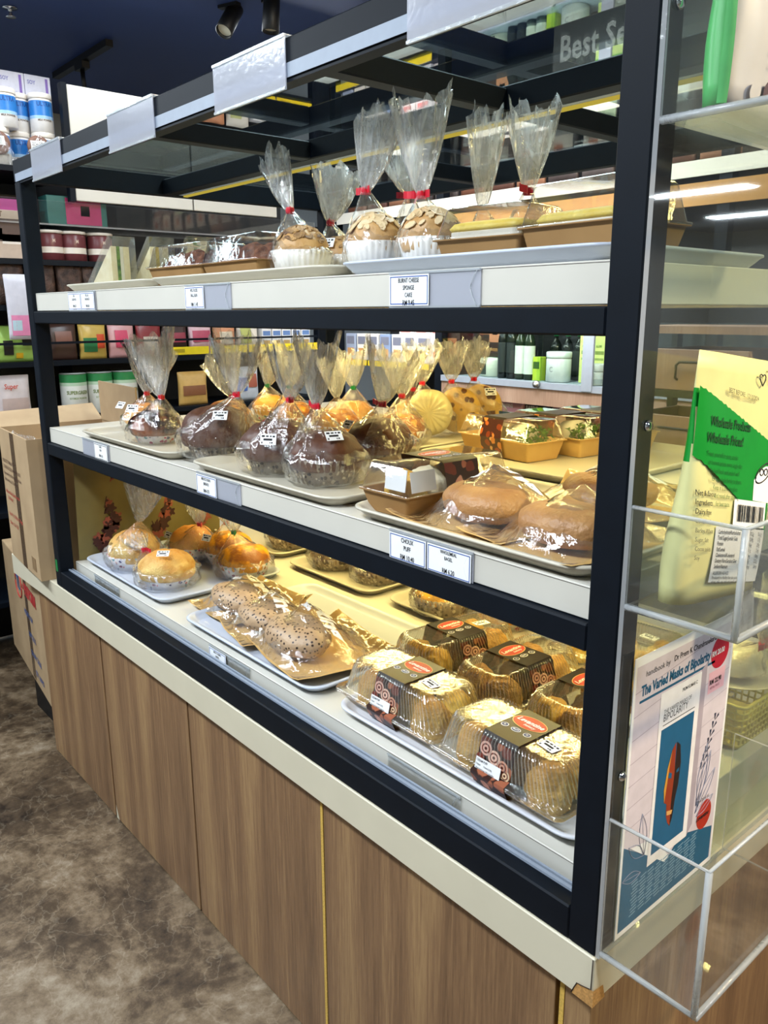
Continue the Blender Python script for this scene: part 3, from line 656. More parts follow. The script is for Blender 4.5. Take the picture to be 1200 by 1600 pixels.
# ---------------------------------------------------------------- goods on the top shelf
B1, B2, B3 = .9030, .5142, .0852
G1 = 'muffins in tied cellophane bags on the top shelf'
cupw = (.040, .052, .052, 'cup_white', 30)
def L3(v): return tuple(v)
bagged('bagged_muffin', 'leftmost bagged muffin on the top shelf, crumb topping, tied high with its neck leaning left', 'muffin', (-.845, .15, B1), .056, .096, 'muffin', (.047, .059, .052, 'cup_white', 34), .130, -.036, 0, (-.5, 0, 1), .118, .030, .3, 'red', 11, None, G1, flake=('almond_choc', 120, .008), tang=2.8)
bagged('bagged_muffin', 'small bagged muffin standing behind the first two, with a wide red bow tie', 'muffin', (-.895, .285, B1), .050, .088, 'muffin', cupw, .120, -.035, 0, (.25, 0, 1), .105, .050, .4, 'red', 12, (.01, -.045, .075, .5, 1.0), G1, flake=('almond_choc', 40, .007), tang=2.6, squash=.25)
bagged('bagged_muffin', 'bagged almond muffin left of the middle pair, in a white fluted cup', 'muffin', (-.60, .13, B1), .050, .096, 'muffin', cupw, .137, -.024, 0, (.38, 0, 1), .120, .036, .6, 'red', 13, None, G1, flake=('almond', 120, .0105), tang=3.0)
bagged('bagged_muffin', 'bagged almond muffin beside the cheesecake boxes, its bag the tallest', 'muffin', (-.485, .15, B1), .052, .096, 'muffin', cupw, .120, -.022, 0, (-.02, 0, 1), .140, .046, .5, 'red', 14, None, G1, flake=('almond', 130, .0108), tang=3.4, squash=.3)
bagged('bagged_muffin', 'bagged muffin hidden behind the tall almond muffin bag, red tie level with it', 'muffin', (-.72, .32, B1), .048, .09, 'muffin', cupw, .156, 0, 0, (-.3, 0, 1), .085, .042, .2, 'red', 15, None, G1, tang=3.3)
bagged('bagged_roll', 'bagged roll behind the left cheesecake box with an untied upright neck', 'roll', (-.535, .34, B1), .045, .075, 'golden', None, .118, -.014, 0, (.06, 0, 1), .150, .028, .9, None, 16, None, 'rolls behind the cheesecake boxes')
bagged('bagged_roll', 'bagged roll behind the cheesecake boxes tied in red, neck widest', 'roll', (-.42, .31, B1), .048, .08, 'golden', None, .130, 0, 0, (.06, 0, 1), .125, .038, .4, 'red', 17, None, 'rolls behind the cheesecake boxes')

def kraft_box(name, label, cat, loc, L, Wd, rz, hb, ht, fill, sleeve=None, group=None, sec=0, mat='kraftbox', lidh=None):
    t = thing(name, label, cat, loc, rz, group); a, b = L/2, Wd/2
    m = MB(); m.loops([rr(a-.012, b-.012, .006, 0), rr(a-.002, b-.002, .006, hb), rr(a+.003, b+.003, .007, hb+.0005), rr(a+.003, b+.003, .007, hb+.002), rr(a-.003, b-.003, .005, hb+.002), rr(a-.013, b-.013, .005, .003)], mat, True, True, False)
    for k in range(sec):
        x = -a+(k+1)*2*a/(sec+1); m.box(x-.001, -b+.006, .003, x+.001, b-.006, hb, mat)
    m.build('kraft_tray', t)
    fill(t, a, b)
    m = MB(); m.loops([rr(a+.004, b+.004, .008, hb+.0022), rr(a+.004, b+.004, .008, hb+.005), rr(a-.001, b-.001, .008, hb+.006), rr(a-.010, b-.010, .012, ht-.004), rr(a-.014, b-.014, .012, ht)], 'lid', False, True)
    m.build('clear_lid', t)
    if sleeve:
        sw, prt, logo = sleeve; m = MB(); s = sw/2; e = .0018
        yb = b+.0045
        P = [(-yb+.010, .001), (-yb, hb+.004), (-yb+.009, ht-.002), (-b+.014, ht+e), (b-.014, ht+e), (yb-.009, ht-.002), (yb, hb+.004), (yb-.010, .001)]
        for i in range(7):
            (y0, z0), (y1, z1) = P[i], P[i+1]
            mt = prt if i in (0, 1, 5, 6) else 'sleeve'
            m.quad((-s, y0, z0), (s, y0, z0), (s, y1, z1), (-s, y1, z1), mt)
        o = m.build('printed_sleeve', t)
        if logo: logo_on(o, ht+e+.0006, sw)
    return t
def logo_on(parent, z, sw, cy=-.0):
    k = sw/.078; m = MB()
    def ov(cx, cy, a, b, mat, dz): m.poly([(cx+a*math.cos(2*PI*i/28), cy+b*math.sin(2*PI*i/28), z+dz) for i in range(28)], mat)
    ov(0, cy+.008*k, .034*k, .0205*k, M_gold, 0); ov(0, cy+.008*k, .0325*k, .019*k, M_red, .0002)
    m.text('Levantine', .0155*k, 'paper', tr(0, cy+.006*k, z+.0004), .92, .02, 'CENTER', .25); m.text('bakery', .0085*k, 'paper', tr(.006*k, cy-.003*k, z+.0004), 1, .01, 'CENTER', .3)
    for i, x in enumerate((-.026, -.002, .022)):
        ov(x*k, cy-.024*k-.0, .0072*k*(1.35 if i == 1 else 1), .0062*k, 'paper', 0); ov(x*k, cy-.024*k, .006*k*(1.4 if i == 1 else 1), .005*k, M_navy, .0002); 
        m.text(('N', 'MeSTI', 'H')[i], .006*k, 'paper', tr(x*k, cy-.026*k, z+.0004), .8, .02, 'CENTER')
    m.build('oval_logo', parent)
M_gold = flat('d8b070', .4); M_red = flat('b8321e', .4); M_navy = flat('38406a', .5)
def fill_cheese(t, a, b):
    m = MB(); m.loops([rr(a-.016, b-.016, .01, .004), rr(a-.015, b-.015, .012, .048), rr(a-.022, b-.022, .012, .054)], 'cream_cake', True, True, False); m.build('cake', t)
    q = MB(); q.loops([rr(a-.0155, b-.0155, .012, .0485), rr(a-.013, b-.013, .012, .053), rr(a-.018, b-.018, .012, .060), rr(a-.03, b-.03, .012, .063)], 'sponge', True, True); q.build('golden_crust', t)
def fill_floss(t, a, b):
    n = 3
    for i in range(n):
        x = -a+.02+(2*a-.04)*(i+.5)/n; m = dome_mesh(.039, .010, .074, 'floss', i+3, .07, ry=1.25, rough=.3)
        o = m.build('floss_bun', t, (x, 0, 0))
kraft_box('cheesecake_box', 'left kraft cheesecake box of the pair by the right post, top shelf', 'cake box', (-.318, .135, B1), .155, .13, 4, .036, .082, fill_cheese, None, 'cheesecake boxes on the top shelf', mat='kraftbox')
kraft_box('cheesecake_box', 'tallest kraft cheesecake box against the right post on the top shelf', 'cake box', (-.155, .145, B1), .160, .15, -3, .042, .098, fill_cheese, None, 'cheesecake boxes on the top shelf')
kraft_box('floss_bun_box', 'left kraft box of brown meat floss buns on the top shelf', 'bun box', (-1.245, .145, B1), .24, .14, 3, .036, .088, fill_floss, None, 'meat floss bun boxes', sec=2)
kraft_box('floss_bun_box', 'right kraft box of brown meat floss buns, next to the leftmost muffin', 'bun box', (-1.0, .145, B1), .235, .14, -2, .036, .090, fill_floss, None, 'meat floss bun boxes', sec=2)

# wedge sandwich packs, leaning on each other
def sandwich(label, loc, rz, tilt, col):
    t = thing('sandwich_pack', label, 'sandwich pack', loc, rz, 'sandwich packs on the top shelf')
    T = rot('Y', tilt)
    A = [(0, 0), (.15, 0), (.15, .13)]
    m = MB(); L = []
    for y, s in ((-.037, .0), (-.035, .004), (.035, .004), (.037, 0)):
        L.append([(A[0][0]+s*2 if s else A[0][0]+.004, y, A[0][1]), (A[1][0], y, 0), (A[2][0], y, A[2][1]), (A[2][0]-.012, y, A[2][1])])
    L2 = [[(x, y, z) for (x, y, z) in r] for r in L]; m.loops(L2, 'clam', True, True, False, T)
    m.box(-.004, -.042, .0, .156, .042, .0012, 'clam', T); m.build('clear_pack', t)
    for i, (mt, y0, y1) in enumerate((('bread', -.032, -.016), (col, -.0155, -.006), ('cream_cake', -.0055, .004), ('bread', .0045, .022))):
        q = MB(); e = .006 if mt == 'bread' else .002
        q.add([(.03, y0, .004), (.142, y0, .004), (.142, y0, .105), (.03, y1, .004), (.142, y1, .004), (.142, y1, .105)], [(0, 1, 2), (5, 4, 3), (0, 3, 4, 1), (1, 4, 5, 2), (2, 5, 3, 0)], mt, False, T)
        q.build('bread_slice' if mt == 'bread' else 'filling', t)
    sticker_mesh(T @ tr(.07, 0, .064) @ rot('Y', -41), .03, .018).build('price_sticker', t)
    return t
sandwich('triangular clear sandwich pack nearest the left post, lying on its long side', (-1.80, .12, B1+.004), 8, 0, 'lettuce')
sandwich('triangular clear sandwich pack in the middle of the stacked three', (-1.755, .22, B1+.004), 4, 0, 'sponge')
sandwich('triangular clear sandwich pack at the back, its tip sticking up highest', (-1.68, .32, B1+.004), -6, 0, 'lettuce')

# ribbed clear boxes
def rib_loop(a, b, r, z, amp, per=.0072, n=11):
    base = rr(a, b, r, z, n); out = []; s = 0
    N_ = len(base)
    for i in range(N_):
        p, q = Vector(base[i]), Vector(base[(i+1) % N_]); d = (q-p).length; k = max(1, int(round(d/(per/4))))
        nn = Vector((q.y-p.y, p.x-q.x, 0)); nn = nn.normalized() if nn.length > 0 else nn
        for j in range(k):
            c = p.lerp(q, j/k)+nn*amp*math.sin(2*PI*(s+d*j/k)/per); out.append(tuple(c))
        s += d
    return out
def resample(loop, n):
    P = [Vector(p) for p in loop]+[Vector(loop[0])]; L = [0]
    for i in range(1, len(P)): L.append(L[-1]+(P[i]-P[i-1]).length)
    out = []; k = 0
    for i in range(n):
        t = L[-1]*i/n
        while L[k+1] < t: k += 1
        out.append(tuple(P[k].lerp(P[k+1], (t-L[k])/max(1e-9, L[k+1]-L[k]))))
    return out
def ribbed(m, prof, mat, n=440, per=.0074, T=None, top=True, bottom=True):
    """prof: (a, b, r, z, rib amplitude)"""
    Ls = []
    for (a, b, r, z, amp) in prof:
        base = resample(rr(a, b, r, z, 10), n); per_n = round(sum((Vector(base[i])-Vector(base[i-1])).length for i in range(n))/per)
        ring = []
        for i in range(n):
            p = Vector(base[i]); d = Vector(base[(i+1) % n])-Vector(base[i-1]); nn = Vector((d.y, -d.x, 0)).normalized()
            ring.append(tuple(p+nn*amp*math.sin(2*PI*i*per_n0/n)))
        Ls.append(ring)
    m.loops(Ls, mat, bottom, top, True, T)
per_n0 = 96
def puff(m_, R, ry, h, mat, seed, loc, rz=0):
    pass
def clamshell(label, loc, rz, body='choux', seed=1, logo=True, label_card=True, price=True, L=.285, Wd=.158, h=.088, group='choux puffs in ribbed clear boxes', sleeve=True):
    t = thing('puff_box', label, 'pastry box', loc, rz, group); a, b = L/2, Wd/2
    m = MB()
    ribbed(m, [(a-.020, b-.020, .022, .0005, 0), (a-.014, b-.014, .026, .004, .0012), (a-.008, b-.008, .028, .018, .0016), (a-.004, b-.004, .024, .0215, 0), (a+.004, b+.004, .016, .022, 0), (a+.004, b+.004, .016, .0245, 0), (a-.003, b-.003, .022, .0246, 0)], 'clam', top=False)
    m.build('clear_base', t)
    m = MB()
    ribbed(m, [(a+.004, b+.004, .016, .0248, 0), (a+.003, b+.003, .016, .0285, 0), (a-.006, b-.006, .024, .029, .0002), (a-.010, b-.010, .027, .034, .0022), (a-.020, b-.020, .030, h-.010, .0024), (a-.024, b-.024, .028, h-.002, .0026), (a-.031, b-.031, .024, h, .0012), (a-.040, b-.040, .02, h-.0006, 0)], 'clam', bottom=False)
    lo_ = resample(rr(a-.0095, b-.0095, .027, 0, 10), per_n0); hi_ = resample(rr(a-.0195, b-.0195, .030, 0, 10), per_n0)
    for i in range(per_n0):
        p, q = Vector(lo_[i]), Vector(hi_[i]); d = (Vector(lo_[(i+1) % per_n0])-Vector(lo_[i-1])).normalized()*.0011; nn = Vector((d.y, -d.x, 0)).normalized()*.0022
        z0_, z1_ = Vector((0, 0, .036)), Vector((0, 0, h-.010)); top_ = q*.93+Vector((0, 0, h+.0006))
        m.add([tuple(p-d+nn+z0_), tuple(p+d+nn+z0_), tuple(q+d+nn+z1_), tuple(q-d+nn+z1_), tuple(top_+d), tuple(top_-d)], [(0, 1, 2, 3), (3, 2, 4, 5)], 'rib')
    m.build('ribbed_lid', t)
    rnd = random.Random(seed)
    for i, (x, y, r) in enumerate(((-.095+.018, -.026, .036), (-.077, .032, .036), (-.0, .0, .040), (.082, -.026, .038), (.080, .034, .036))):
        bm = dome_mesh(r, .003, .066+rnd.random()*.01, body if rnd.random() > .3 else 'choux_y', seed*7+i, .05, ry=1.0, rough=.26)
        bm.build('choux_puff', t, (x, y, .0))
    if sleeve:
        s = .037; m = MB(); e = .0020; yb = b+.0048
        P = [(-b+.018, .0003), (-b+.004, .004), (-yb, .0225), (-yb, .0285), (-b+.008, .034), (-b+.021, h-.006), (-b+.027, h+e), (b-.027, h+e), (b-.021, h-.006), (b-.008, .034), (yb, .0285), (yb, .0225), (b-.004, .004)]
        for i in range(len(P)-1):
            (y0, z0), (y1, z1) = P[i], P[i+1]
            m.quad((-s, y0, z0), (s, y0, z0), (s, y1, z1), (-s, y1, z1), 'sleeve' if 5 <= i <= 7 else 'pastry_print')
        o = m.build('printed_sleeve', t)
        d = Vector((0, .021-.008, h-.006-.034)).normalized(); ang = math.atan2(d.z, d.y)
        # pastries pictured on the front: pale swirled buns
        q = MB(); F = tr(0, -b+.008-.0012, .034) @ Matrix.Rotation(ang, 4, 'X')
        for (cx, cy, rr_, c) in ((-.022, .032, .013, 'd8a898'), (-.002, .024, .013, 'e0b8a4'), (.018, .016, .012, 'c89078'), (.026, .006, .010, 'e8c8a0'), (-.03, .012, .010, '7a3428')):
            for kk, (f, cc) in enumerate(((1, c), (.7, '6a2c20'), (.5, c), (.22, '4a1810'))):
                q.poly([(cx+rr_*f*math.cos(2*PI*i/16), cy+rr_*f*.9*math.sin(2*PI*i/16), kk*.0002) for i in range(16)], flat(cc, .4), F)
        q.build('pastry_picture', o)
        if label_card:
            q = MB(); F2 = tr(0, -b+.0035-.0018, .016) @ Matrix.Rotation(ang+.02, 4, 'X')
            q.box(-.034, 0, 0, .020, .034, .0005, 'paper', F2 @ tr(0, 0, .0034))
            y = .0275
            for tx, sz in (('CREAM PUFF', .0058), ('Original        Custard (3.3%)', .0042), ('Wheat (starch),eggs (20%), wheat flour,', .0036), ('Butter, water and sugar', .0036), ('Net Weight: 120g', .0038)):
                q.text(tx, sz, 'ink', F2 @ tr(-.032, y, .0042), .72, .01); y -= .0062
            q.build('ingredient_label', o)
        if logo: logo_on(o, h+e+.0005, .078, .008)
    if price: sticker_mesh(tr(.065, -.012, h+.0006) @ rot('Z', -8), .036, .022).build('price_sticker', t)
    return t
clamshell('puff box at the front right corner of the bottom shelf, by the right post', (-.262, .158, B3), -2, seed=2)
clamshell('front left puff box on the bottom shelf, left of the near corner one', (-.545, .170, B3), -1, seed=3)
clamshell('back left puff box on the bottom shelf, turned end on, beside the big white tray', (-.640, .385, B3), 86, seed=4)
clamshell('middle puff box on the bottom shelf, turned end on between two others', (-.462, .383, B3), 91, seed=5, price=False)
clamshell('puff box half hidden by the right post, turned end on', (-.285, .385, B3), 91, seed=6, price=False)
clamshell('unsleeved ribbed box of yellow puffs on the back tray behind the turned boxes', (-.40, .66, B3+.001), 5, 'choux_y', 7, False, False, True, group='choux puffs in ribbed clear boxes', sleeve=False)

# ---------------------------------------------------------------- cocoa buns and glazed buns, middle shelf
G2 = 'big cocoa buns in tied bags'
cc = (.058, .074, .052, 'cup_choc', 36)
bagged('bagged_cocoa_bun', 'leftmost big cocoa bun on the middle shelf, price sticker near its red tie', 'cocoa bun', (-1.175, .125, B2), .084, .118, 'choc', cc, .150, .10, 0, (.12, 0, 1), .125, .062, .5, 'red', 21, (.085, -.035, .105, .7, 1.0), G2, tang=-.3, squash=.28)
bagged('bagged_cocoa_bun', 'middle big cocoa bun of the front three, white price sticker on its side', 'cocoa bun', (-.925, .135, B2), .082, .108, 'choc', cc, .152, .045, 0, (.1, 0, 1), .105, .055, .4, 'red', 22, (.055, -.062, .078, .62, 1.25), G2, tang=2.6, squash=.28)
bagged('bagged_cocoa_bun', 'rightmost big cocoa bun, upright tied bag in front of the others', 'cocoa bun', (-.765, .140, B2), .078, .102, 'choc', cc, .146, -.03, 0, (.05, 0, 1), .130, .044, .6, 'red', 23, (.052, -.02, .098, 1.3, .8), G2, tang=3.0)
bagged('bagged_cocoa_bun', 'cocoa bun behind the front three with a large sticker and a ragged bag top', 'cocoa bun', (-.845, .345, B2), .078, .100, 'choc', cc, .132, .01, 0, (.3, 0, 1), .120, .058, .4, 'red', 24, (-.055, -.045, .085, -.1, .9), G2, tang=3.1)
G3 = 'glazed buns in printed cups'
cf = (.047, .062, .038, 'cup_floral', 26)
bagged('bagged_glazed_bun', 'dark shiny glazed bun in a floral cup at the left front of the middle shelf', 'glazed bun', (-1.475, .115, B2), .070, .082, 'glaze', cf, .118, .045, 0, (-.35, 0, 1), .150, .085, .3, 'red', 31, (-.02, -.052, .088, .5, .95), G3, tang=-.4, squash=.25)
bagged('bagged_golden_bun', 'golden bun behind the dark glazed one, nearest the left post', 'golden bun', (-1.70, .19, B2), .064, .075, 'golden', cf, .105, .02, 0, (.35, 0, 1), .150, .07, .8, 'red', 32, (-.05, -.05, .07, .2, .9), G3, tang=-.5, squash=.3)
G4 = 'cheese buns in bags on the back tray'
spec = [(-1.60, .40, .090, .03, (-.5, 0, 1), .13, .062, 'red', 'bun bag behind the glazed buns leaning left, red tie', 41),
        (-1.64, .58, .105, -.02, (.4, 0, 1), .11, .05, 'green', 'bun bag with a green tie at the far left of the back tray', 42),
        (-1.43, .52, .118, -.02, (.2, 0, 1), .11, .055, 'green', 'bun bag with a green tie behind the leftmost cocoa bun', 43),
        (-1.33, .66, .115, .0, (-.1, 0, 1), .11, .05, 'green', 'yellow bun bag with a green tie, behind the middle cocoa bun', 44),
        (-1.20, .50, .108, .0, (-.1, 0, 1), .10, .045, None, 'untied pale bag of a cheese bun behind the middle cocoa bun', 45),
        (-1.24, .82, .106, -.01, (.1, 0, 1), .10, .022, 'red', 'bag with a narrow upright neck and a red bow behind the cocoa buns', 46),
        (-1.01, .56, .122, .0, (.03, 0, 1), .11, .06, 'red', 'yellow bun bag with a red tie just left of the pale flat bread', 47)]
for (x, y, zt, dx, le, ln, W_, col, lab, sd) in spec:
    bagged('bagged_cheese_bun', lab, 'cheese bun', (x, y, B2), .064, .078, 'yellow' if sd % 2 else 'golden', cf, zt, dx, 0, le, ln, W_, .5, col, sd, None, G4, tang=-.5, squash=.3)
def flatbread(mat, seed, swirl):
    def f(t):
        m = MB(); R = .062; L = []
        for i in range(13):
            q = -1+2*i/12; rad = R*(1-abs(q)**3.2)**.5 if abs(q) < 1 else .001
            ring = []
            for k in range(56):
                a = 2*PI*k/56; f_ = 1+.012*math.sin(7*a+seed)
                dep = q*.020-(.004*3*abs(math.sin(9*a+2*rad/R))*sm(.15, .8, rad/R)*(1-sm(.85, 1, rad/R))*(1 if swirl else 0))*(1 if q < 0 else -1)
                ring.append((rad*f_*math.cos(a), dep, R+.003+rad*f_*math.sin(a)))
            L.append(ring)
        m.loops(L, mat, True, True); m.build('flat_bread', t)
    return f
for (x, y, mat, lab, sd, W_) in ((-1.055, .70, 'pale', 'round pale ridged flat bread standing upright in a tied bag', 51, .05), (-1.045, .80, 'fruit', 'round fruit bread standing just behind the pale one, red tie', 52, .045), (-1.06, .905, 'fruit', 'farthest round fruit bread with a price sticker on its bag', 53, .042)):
    bagged('bagged_flat_bread', lab, 'flat bread', (x, y, B2), .066, .125, flatbread(mat, sd, mat == 'pale'), None, .142, -.02, 0, (.0, 0, 1), .10, W_, .35, 'red', sd, (.03, -.03, .11, .5, 1.1) if sd == 53 else None, 'round flat breads standing in bags', ry=.42, rz=38)

def fill_rolls(t, a, b):
    for i in range(4):
        y = 0; x = -a+.022+(2*a-.044)*(i+.5)/4; dome_mesh(.030, .006, .070, 'choux_y' if i != 1 else 'bread', i+9, .05, ry=1.45, rough=.25).build('choux_puff', t, (x, y, 0))
    m = MB(); F = tr(-a+.012, -b+.012, .040)
    m.box(-.0005, 0, 0, .0006, .05, .036, 'paper', tr(-a+.0085, -.045, .044) @ rot('Y', 8)); m.box(0, 0, 0, .055, .0008, .034, 'paper', tr(-a+.018, -b+.0085, .042) @ rot('X', -9)); m.build('paper_label', t)
kraft_box('choux_box', 'kraft box of choux puffs with white label at the left end of the bagel tray', 'pastry box', (-.478, .165, B2), .25, .120, 90, .036, .086, fill_rolls, (.080, 'pastry_print', True), 'sleeved kraft boxes on the middle shelf')
def fill_wrap(t, a, b):
    m = MB(); m.tube([(-a+.03, 0, .035), (-.02, .0, .037)], .026, 'bread', 16); m.tube([(.02, 0, .042), (a-.055, 0, .048)], .031, 'cream_cake', 16); m.build('wrap_roll', t)
    m = MB(); rnd = random.Random(5)
    for _ in range(110):
        x, y, z = a-.058+rnd.random()*.036, rnd.uniform(-b+.02, b-.022), .02+rnd.random()*.048; s = .012
        m.add([(x, y, z), (x+s*rnd.uniform(.3, 1), y+s*rnd.uniform(-.8, .8), z+s*rnd.uniform(-.5, .8)), (x+s*rnd.uniform(-.6, .3), y+s*rnd.uniform(-.8, .8), z+s*rnd.uniform(.2, 1))], [(0, 1, 2)], 'lettuce')
        m.add([(x, y, z), (x+s*rnd.uniform(-.8, .8), y+s*rnd.uniform(-.8, .8), z+s*rnd.uniform(-.2, .5)), (x+s*rnd.uniform(-.6, .3), y+s*rnd.uniform(-.8, .8), z+s*rnd.uniform(.2, 1))], [(0, 1, 2)], 'lettuce')
    m.build('lettuce', t)
for x, y, lab, rz in ((-.728, .650, 'front kraft box of wraps with lettuce, lying nearest on the back right tray', -6), (-.690, .785, 'second kraft box of wraps from the front on the back right tray', -4), (-.655, .918, 'rearmost kraft box of wraps on the back right tray', -3)):
    kraft_box('wrap_box', lab, 'wrap box', (x, y, B2), .235, .122, rz, .042, .090, fill_wrap, (.070, 'pastry_warm', False), 'wrap boxes with printed sleeves', mat='kraft')

# ---------------------------------------------------------------- kraft window bags
def window_bag(label, cat, loc, rz, L, Wd, loaf, lr, h, mat, seed, words=None, group=None, curl=.03, lx=0, ly=0, filmh=1.0, tilt=(0, 0)):
    t = thing('kraft_window_bag', label, cat, loc, rz, group); a, b = L/2, Wd/2; rnd = random.Random(seed); p = [rnd.random()*6.3 for _ in range(8)]
    la, lb = lr
    def hl(x, y, ea=1.0, eb=1.0): 
        q = ((x-lx)/(la*ea))**2+((y-ly)/(lb*eb))**2
        return h*math.sqrt(max(0, 1-q)) if q < 1 else 0
    def base(x, y):
        e = max(abs(x)/a, abs(y)/b)
        c = curl*.55*sm(.55, 1.05, abs(y)/b)*(1 if y > 0 else .2)+curl*.25*sm(.7, 1.05, x/a)+.006*sm(.8, 1.1, -x/a)
        return .0015+c+.0010*(1+math.sin(x*40+p[0])*math.sin(y*36+p[1]))
    def film(x, y):
        q = math.sqrt(((x-lx)/(la*1.75))**2+((y-ly-.028)/(lb*1.8))**2)
        f = max(hl(x, y, 1.08, 1.1)*1.05, h*1.42*filmh*max(0, 1-q)**.9)+.0022*abs(math.sin(x*75+y*40+p[2]))*(1 if q < 1 else 0)
        w_ = .0028*math.sin(x*120+y*90+p[2])*math.sin(y*140-x*60+p[3])*(1-min(1, abs(x)/a))*(1-min(1, abs(y)/b))*2
        ex = min(1, (1-min(1, abs(x)/a))*7, (1-min(1, abs(y)/b))*7)
        return base(x, y)+.0012+(f+abs(w_))*max(0, ex)**.6
    nu, nv = 44, 36
    def grid(fn, mt, m, sx=1.0, sy=1.0):
        L_ = []
        for i in range(nu+1):
            u = -1+2*i/nu; row = []
            for j in range(nv+1):
                v = -1+2*j/nv; x, y = u*a*sx, v*b*sy
                x2 = x+.003*math.sin(v*3+p[4])*abs(u); y2 = y+.003*math.sin(u*4+p[5])*abs(v)
                row.append((x2, y2, fn(x, y)))
            L_.append(row)
        m.loops(L_, mt, closed=False)
    m = MB(); grid(base, 'kraft', m); m.build('kraft_back', t)
    m = MB(); grid(film, 'film', m, .985, .985); fo = m.build('clear_window', t)
    m = MB(); Lp = []
    for i in range(18):
        al = -PI/2+PI*i/17; ring = []
        for k in range(40):
            th = 2*PI*k/40; f_ = 1+.03*math.sin(3*th+p[6])+.02*math.sin(7*th+p[7])+.05*mnoise.noise(Vector((math.cos(th)*2+seed, math.sin(th)*2, al*1.5))); cz = max(0, math.cos(al))**.55
            ring.append((lx+la*f_*cz*math.cos(th), ly+lb*f_*cz*math.sin(th), .006+base(lx, ly)+h*.47*(1+math.sin(al))))
        Lp.append(ring)
    m.loops(Lp, mat, True, True); m.build(loaf, t)
    if words:
        q = MB()
        for (tx, sz, x, y, c) in words:
            vs, fs = text_geo(tx, .045, 'CENTER', .2 if sz > .02 else 0)
            q.add([(x+vx*sz*.9, y+vy*sz, film(x+vx*sz*.9, y+vy*sz)+.0035) for vx, vy in vs], fs, c)
        q.build('printed_words', fo)
    return t
G5 = 'kraft window bags with seeded bread'
wd = [('Baking', .056, .005, -.008, 'paper'), ('handmade', .016, -.03, -.026, 'paper')]
window_bag('back left kraft window bag of seeded bread, lying flat on the big white tray', 'bread bag', (-1.245, .235, B3+.002), 0, .25, .23, 'seeded_roll', (.090, .058), .062, 'seeded', 61, wd, G5, ly=-.035, curl=.05)
window_bag('middle kraft window bag of seeded bread, half covered by the nearest one', 'bread bag', (-1.080, .205, B3+.006), -14, .22, .23, 'seeded_roll', (.082, .055), .060, 'seeded', 62, wd, G5, ly=-.03, curl=.03)
window_bag('nearest kraft window bag of seeded bread, lying on top of the middle one', 'bread bag', (-.880, .195, B3+.010), -10, .29, .245, 'seeded_roll', (.100, .066), .074, 'seeded', 63, wd, G5, lx=-.02, ly=-.045, curl=.045)
G6 = 'kraft window bags with bagels'
window_bag('kraft window bag with a large brown bagel in the middle of the bagel tray', 'bagel bag', (-.325, .150, B2+.003), -4, .27, .25, 'bagel', (.078, .060), .060, 'bagel', 64, wd, G6, lx=.01, ly=-.035, curl=.03)
window_bag('kraft window bag with a bagel cut off by the right post', 'bagel bag', (-.172, .135, B2+.008), -8, .23, .24, 'bagel', (.074, .058), .058, 'bagel', 65, None, G6, lx=.035, ly=-.045, curl=.02)
window_bag('rear kraft window bag with a bagel, behind the middle one', 'bagel bag', (-.235, .34, B2+.010), 10, .27, .20, 'bagel', (.080, .055), .052, 'bagel', 66, wd, G6, ly=-.02, curl=.05)

# ---------------------------------------------------------------- bottom shelf buns
G7 = 'golden buns in floral cups'
cg = (.060, .078, .044, 'cup_floral', 22)
bagged('bagged_melon_bun', 'leftmost cracked golden bun on the bottom shelf, in a tall crumpled bag', 'golden bun', (-1.80, .165, B3), .080, .112, 'melon', cg, .150, .055, 0, (.42, 0, 1), .16, .075, .5, None, 71, None, G7, crack=22, squash=.3)
bagged('bagged_melon_bun', 'cracked golden bun at the front of the bottom left tray, tied in red', 'golden bun', (-1.575, .165, B3), .084, .098, 'melon', cg, .075, -.125, -.01, (-.9, 0, .25), .07, .035, 1.2, 'red', 72, (.045, -.03, .105, .9, .5), G7, crack=22, tang=.2)
bagged('bagged_cheese_bun', 'yellow topped bun with a green tie at the right of the bottom left tray', 'cheese bun', (-1.500, .375, B3), .080, .092, 'yellow', cg, .118, -.055, 0, (.0, 0, 1), .07, .04, .8, 'green', 73, None, G7, tang=-.4)
bagged('bagged_golden_bun', 'golden bun behind the front tied one, with a price sticker on its left', 'golden bun', (-1.765, .345, B3), .075, .102, 'golden', cg, .118, .055, 0, (-.2, 0, 1), .06, .035, .4, 'red', 74, (-.055, -.055, .07, .1, 1.0), G7, tang=-.3)
bagged('bagged_cheese_bun', 'yellow bun with a sticker between the golden one and the green tied one', 'cheese bun', (-1.640, .405, B3), .074, .098, 'yellow', cg, .124, -.01, 0, (-.3, 0, 1), .05, .03, .4, 'red', 75, (-.03, -.06, .082, .3, 1.0), G7, tang=-.2)
cm_ = (.062, .076, .040, 'cup_dark', 34)
bagged('bagged_marbled_loaf', 'marbled brown cake in a printed cup, left one on the back tray', 'cake', (-1.39, .63, B3), .078, .085, 'mottle', cm_, .125, 0, 0, (0, 0, 1), .07, .05, .4, None, 81, None, 'marbled cakes at the back of the bottom shelf')
bagged('bagged_marbled_loaf', 'marbled brown cake in a printed cup, right one on the back tray', 'cake', (-1.20, .645, B3), .080, .085, 'mottle', cm_, .125, 0, 0, (0, 0, 1), .07, .05, .4, None, 82, None, 'marbled cakes at the back of the bottom shelf')
bagged('bagged_marbled_loaf', 'brown cake on the far back left tray of the bottom shelf', 'cake', (-1.66, .65, B3), .078, .085, 'mottle', cm_, .125, 0, 0, (0, 0, 1), .07, .05, .4, 'red', 83, None, 'marbled cakes at the back of the bottom shelf')
M['speck'] = crust('speckled_yellow', [(.4, '8a6a2c'), (.55, 'e0a83a')], '3c2a18', 60, .7, spotsize=.25)
